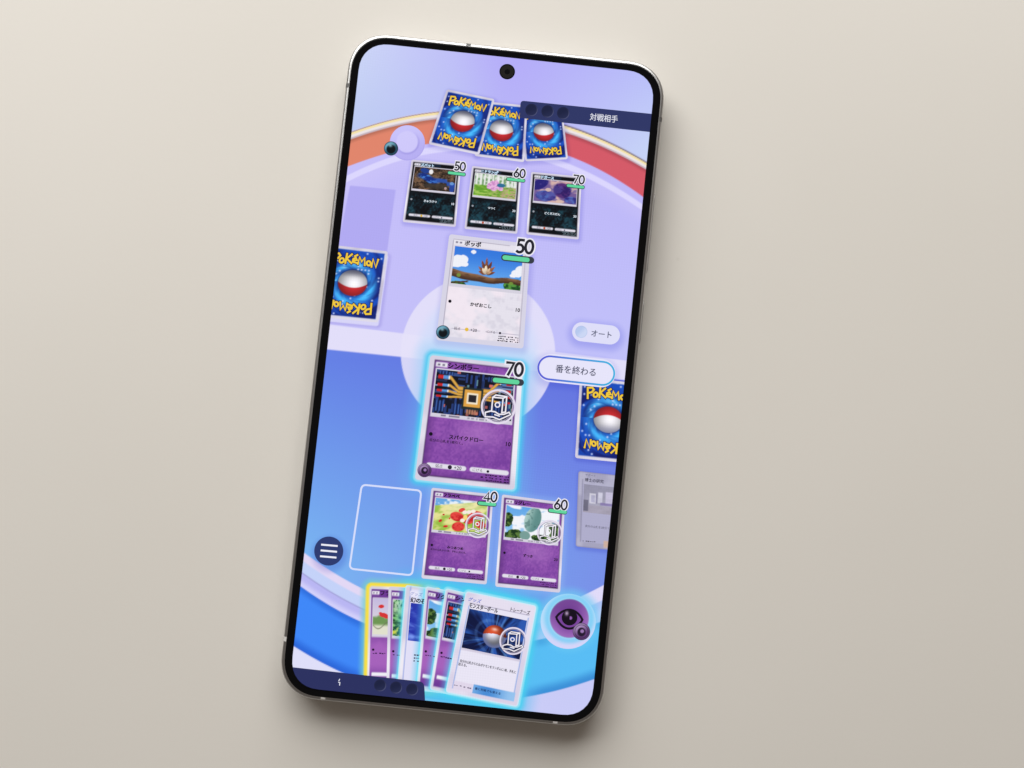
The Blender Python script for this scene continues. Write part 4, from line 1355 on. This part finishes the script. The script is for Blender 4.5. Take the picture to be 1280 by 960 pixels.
# big token at the lower right
A = Art()
A.pdisc(710.2, 776.6, 34.5, lambda x, y: mix(mix(C(186, 222, 252) + 0 * np.c_[x, x, x], C(214, 214, 250), sm(-.2, .9, y)), C(120, 206, 246), (1 - sm(.0, .2, np.abs(np.hypot(x - .04, y + .1) - .80))) * .8), 0, 16, 48)
ez = A.build("energy_place", phone, 6)
A = Art()
def fz(x, y):
    c = mix(np.broadcast_to(C(120, 66, 154), x.shape + (3,)), C(156, 104, 184), sm(.3, .95, np.hypot(x, y)))
    c = mix(c, C(96, 50, 130), sm(.4, -.9, y + .3 * x) * .6)
    return mix(c, C(150, 226, 250), sm(.93, .99, np.hypot(x, y)))
A.pdisc(711.7, 773.0, 25.2, fz, 0, 18, 48)
A.build("energy_token", ez, 7)
A = Art()
ex_, ey_ = 711.7, 772.6
a = math.radians(6)
def te(x, y): return (ex_ + x * math.cos(a) - y * math.sin(a), ey_ + x * math.sin(a) + y * math.cos(a))
lid = [te(x, -11.0 * (1 - (x / 16.5) ** 2) ** .85 + .6) for x in np.linspace(-16.4, 16.4, 17)]
lid2 = [te(x, 12.5 * (1 - (x / 16.5) ** 2) ** .85 + .6) for x in np.linspace(15.4, -15.4, 16)]
A.stroke(lid + lid2, 2.9, (22, 10, 28), 0, True)
def fe(x, y):
    c = mix(np.broadcast_to(C(18, 8, 24), x.shape + (3,)), C(206, 180, 216), np.exp(-((x + .35) / .22) ** 2 - ((y + .55) / .3) ** 2) * .9)
    return mix(c, C(150, 96, 180), (1 - sm(.16, .28, np.hypot(x - .12, y - .05))) * (x > .02))
A.pdisc(ex_ + .2, ey_ - .6, 9.8, fe, 1, 14, 32)
A.build("eye_symbol", ez, 8)
energy(ez, 10, 726.8, 789.4, 10.9, 'mind', "small_energy_token")

# coin place at the upper left
A = Art()
def fc(x, y):
    c = mix(np.broadcast_to(C(184, 176, 244), x.shape + (3,)), C(202, 196, 252), sm(.6, -.8, x * .3 + y))
    r2 = np.hypot(x + .02, y + .06)
    c = mix(c, C(160, 152, 228), (1 - sm(.0, .10, np.abs(r2 - .66))) * sm(-.6, .9, x * .6 + y) * .8)
    c = mix(c, C(210, 204, 253), (1 - sm(.58, .64, r2)) * .9)
    return mix(c, C(172, 164, 236), sm(.9, 1, np.hypot(x, y)) * sm(-.6, .6, y) * .8)
A.pdisc(509.2, 178.6, 22.0, fc, 0, 20, 48)
cp = A.build("coin_place", phone, 3)
energy(cp, 5, 488.8, 185.6, 8.9, 'dark')

# ------------------------------------------------------------------ front camera in its hole (real parts again)
hx, hy = pm(634, 89.6)
def disc_obj(name, r, z0, z1, mat, parent, dome=0.0):
    n = 40; vs = []; fs = []
    rings = [(r, z0), (r, z1 - .004), (r - .01, z1)]
    if dome: rings += [(r * .7, z1 + dome * .6), (r * .35, z1 + dome * .9)]
    for rr, z in rings:
        for k in range(n):
            t = 2 * math.pi * k / n
            vs.append(((hx + rr * math.cos(t)) * MM, (hy + rr * math.sin(t)) * MM, z * MM))
    for i in range(len(rings) - 1):
        for k in range(n):
            fs.append((i * n + k, i * n + (k + 1) % n, (i + 1) * n + (k + 1) % n, (i + 1) * n + k))
    fs.append(tuple(range((len(rings) - 1) * n, len(rings) * n)))
    return mesh_obj(name, vs, fs, mat, parent)
fcam = disc_obj("front_camera", 1.74, GLASS_Z, GLASS_Z + .02, M_GLASS, phone)
disc_obj("camera_well", 1.46, GLASS_Z + .02, GLASS_Z + .028, M_HOLE, fcam)
disc_obj("camera_lens", 0.60, GLASS_Z + .028, GLASS_Z + .034, M_LENS, fcam, .008)
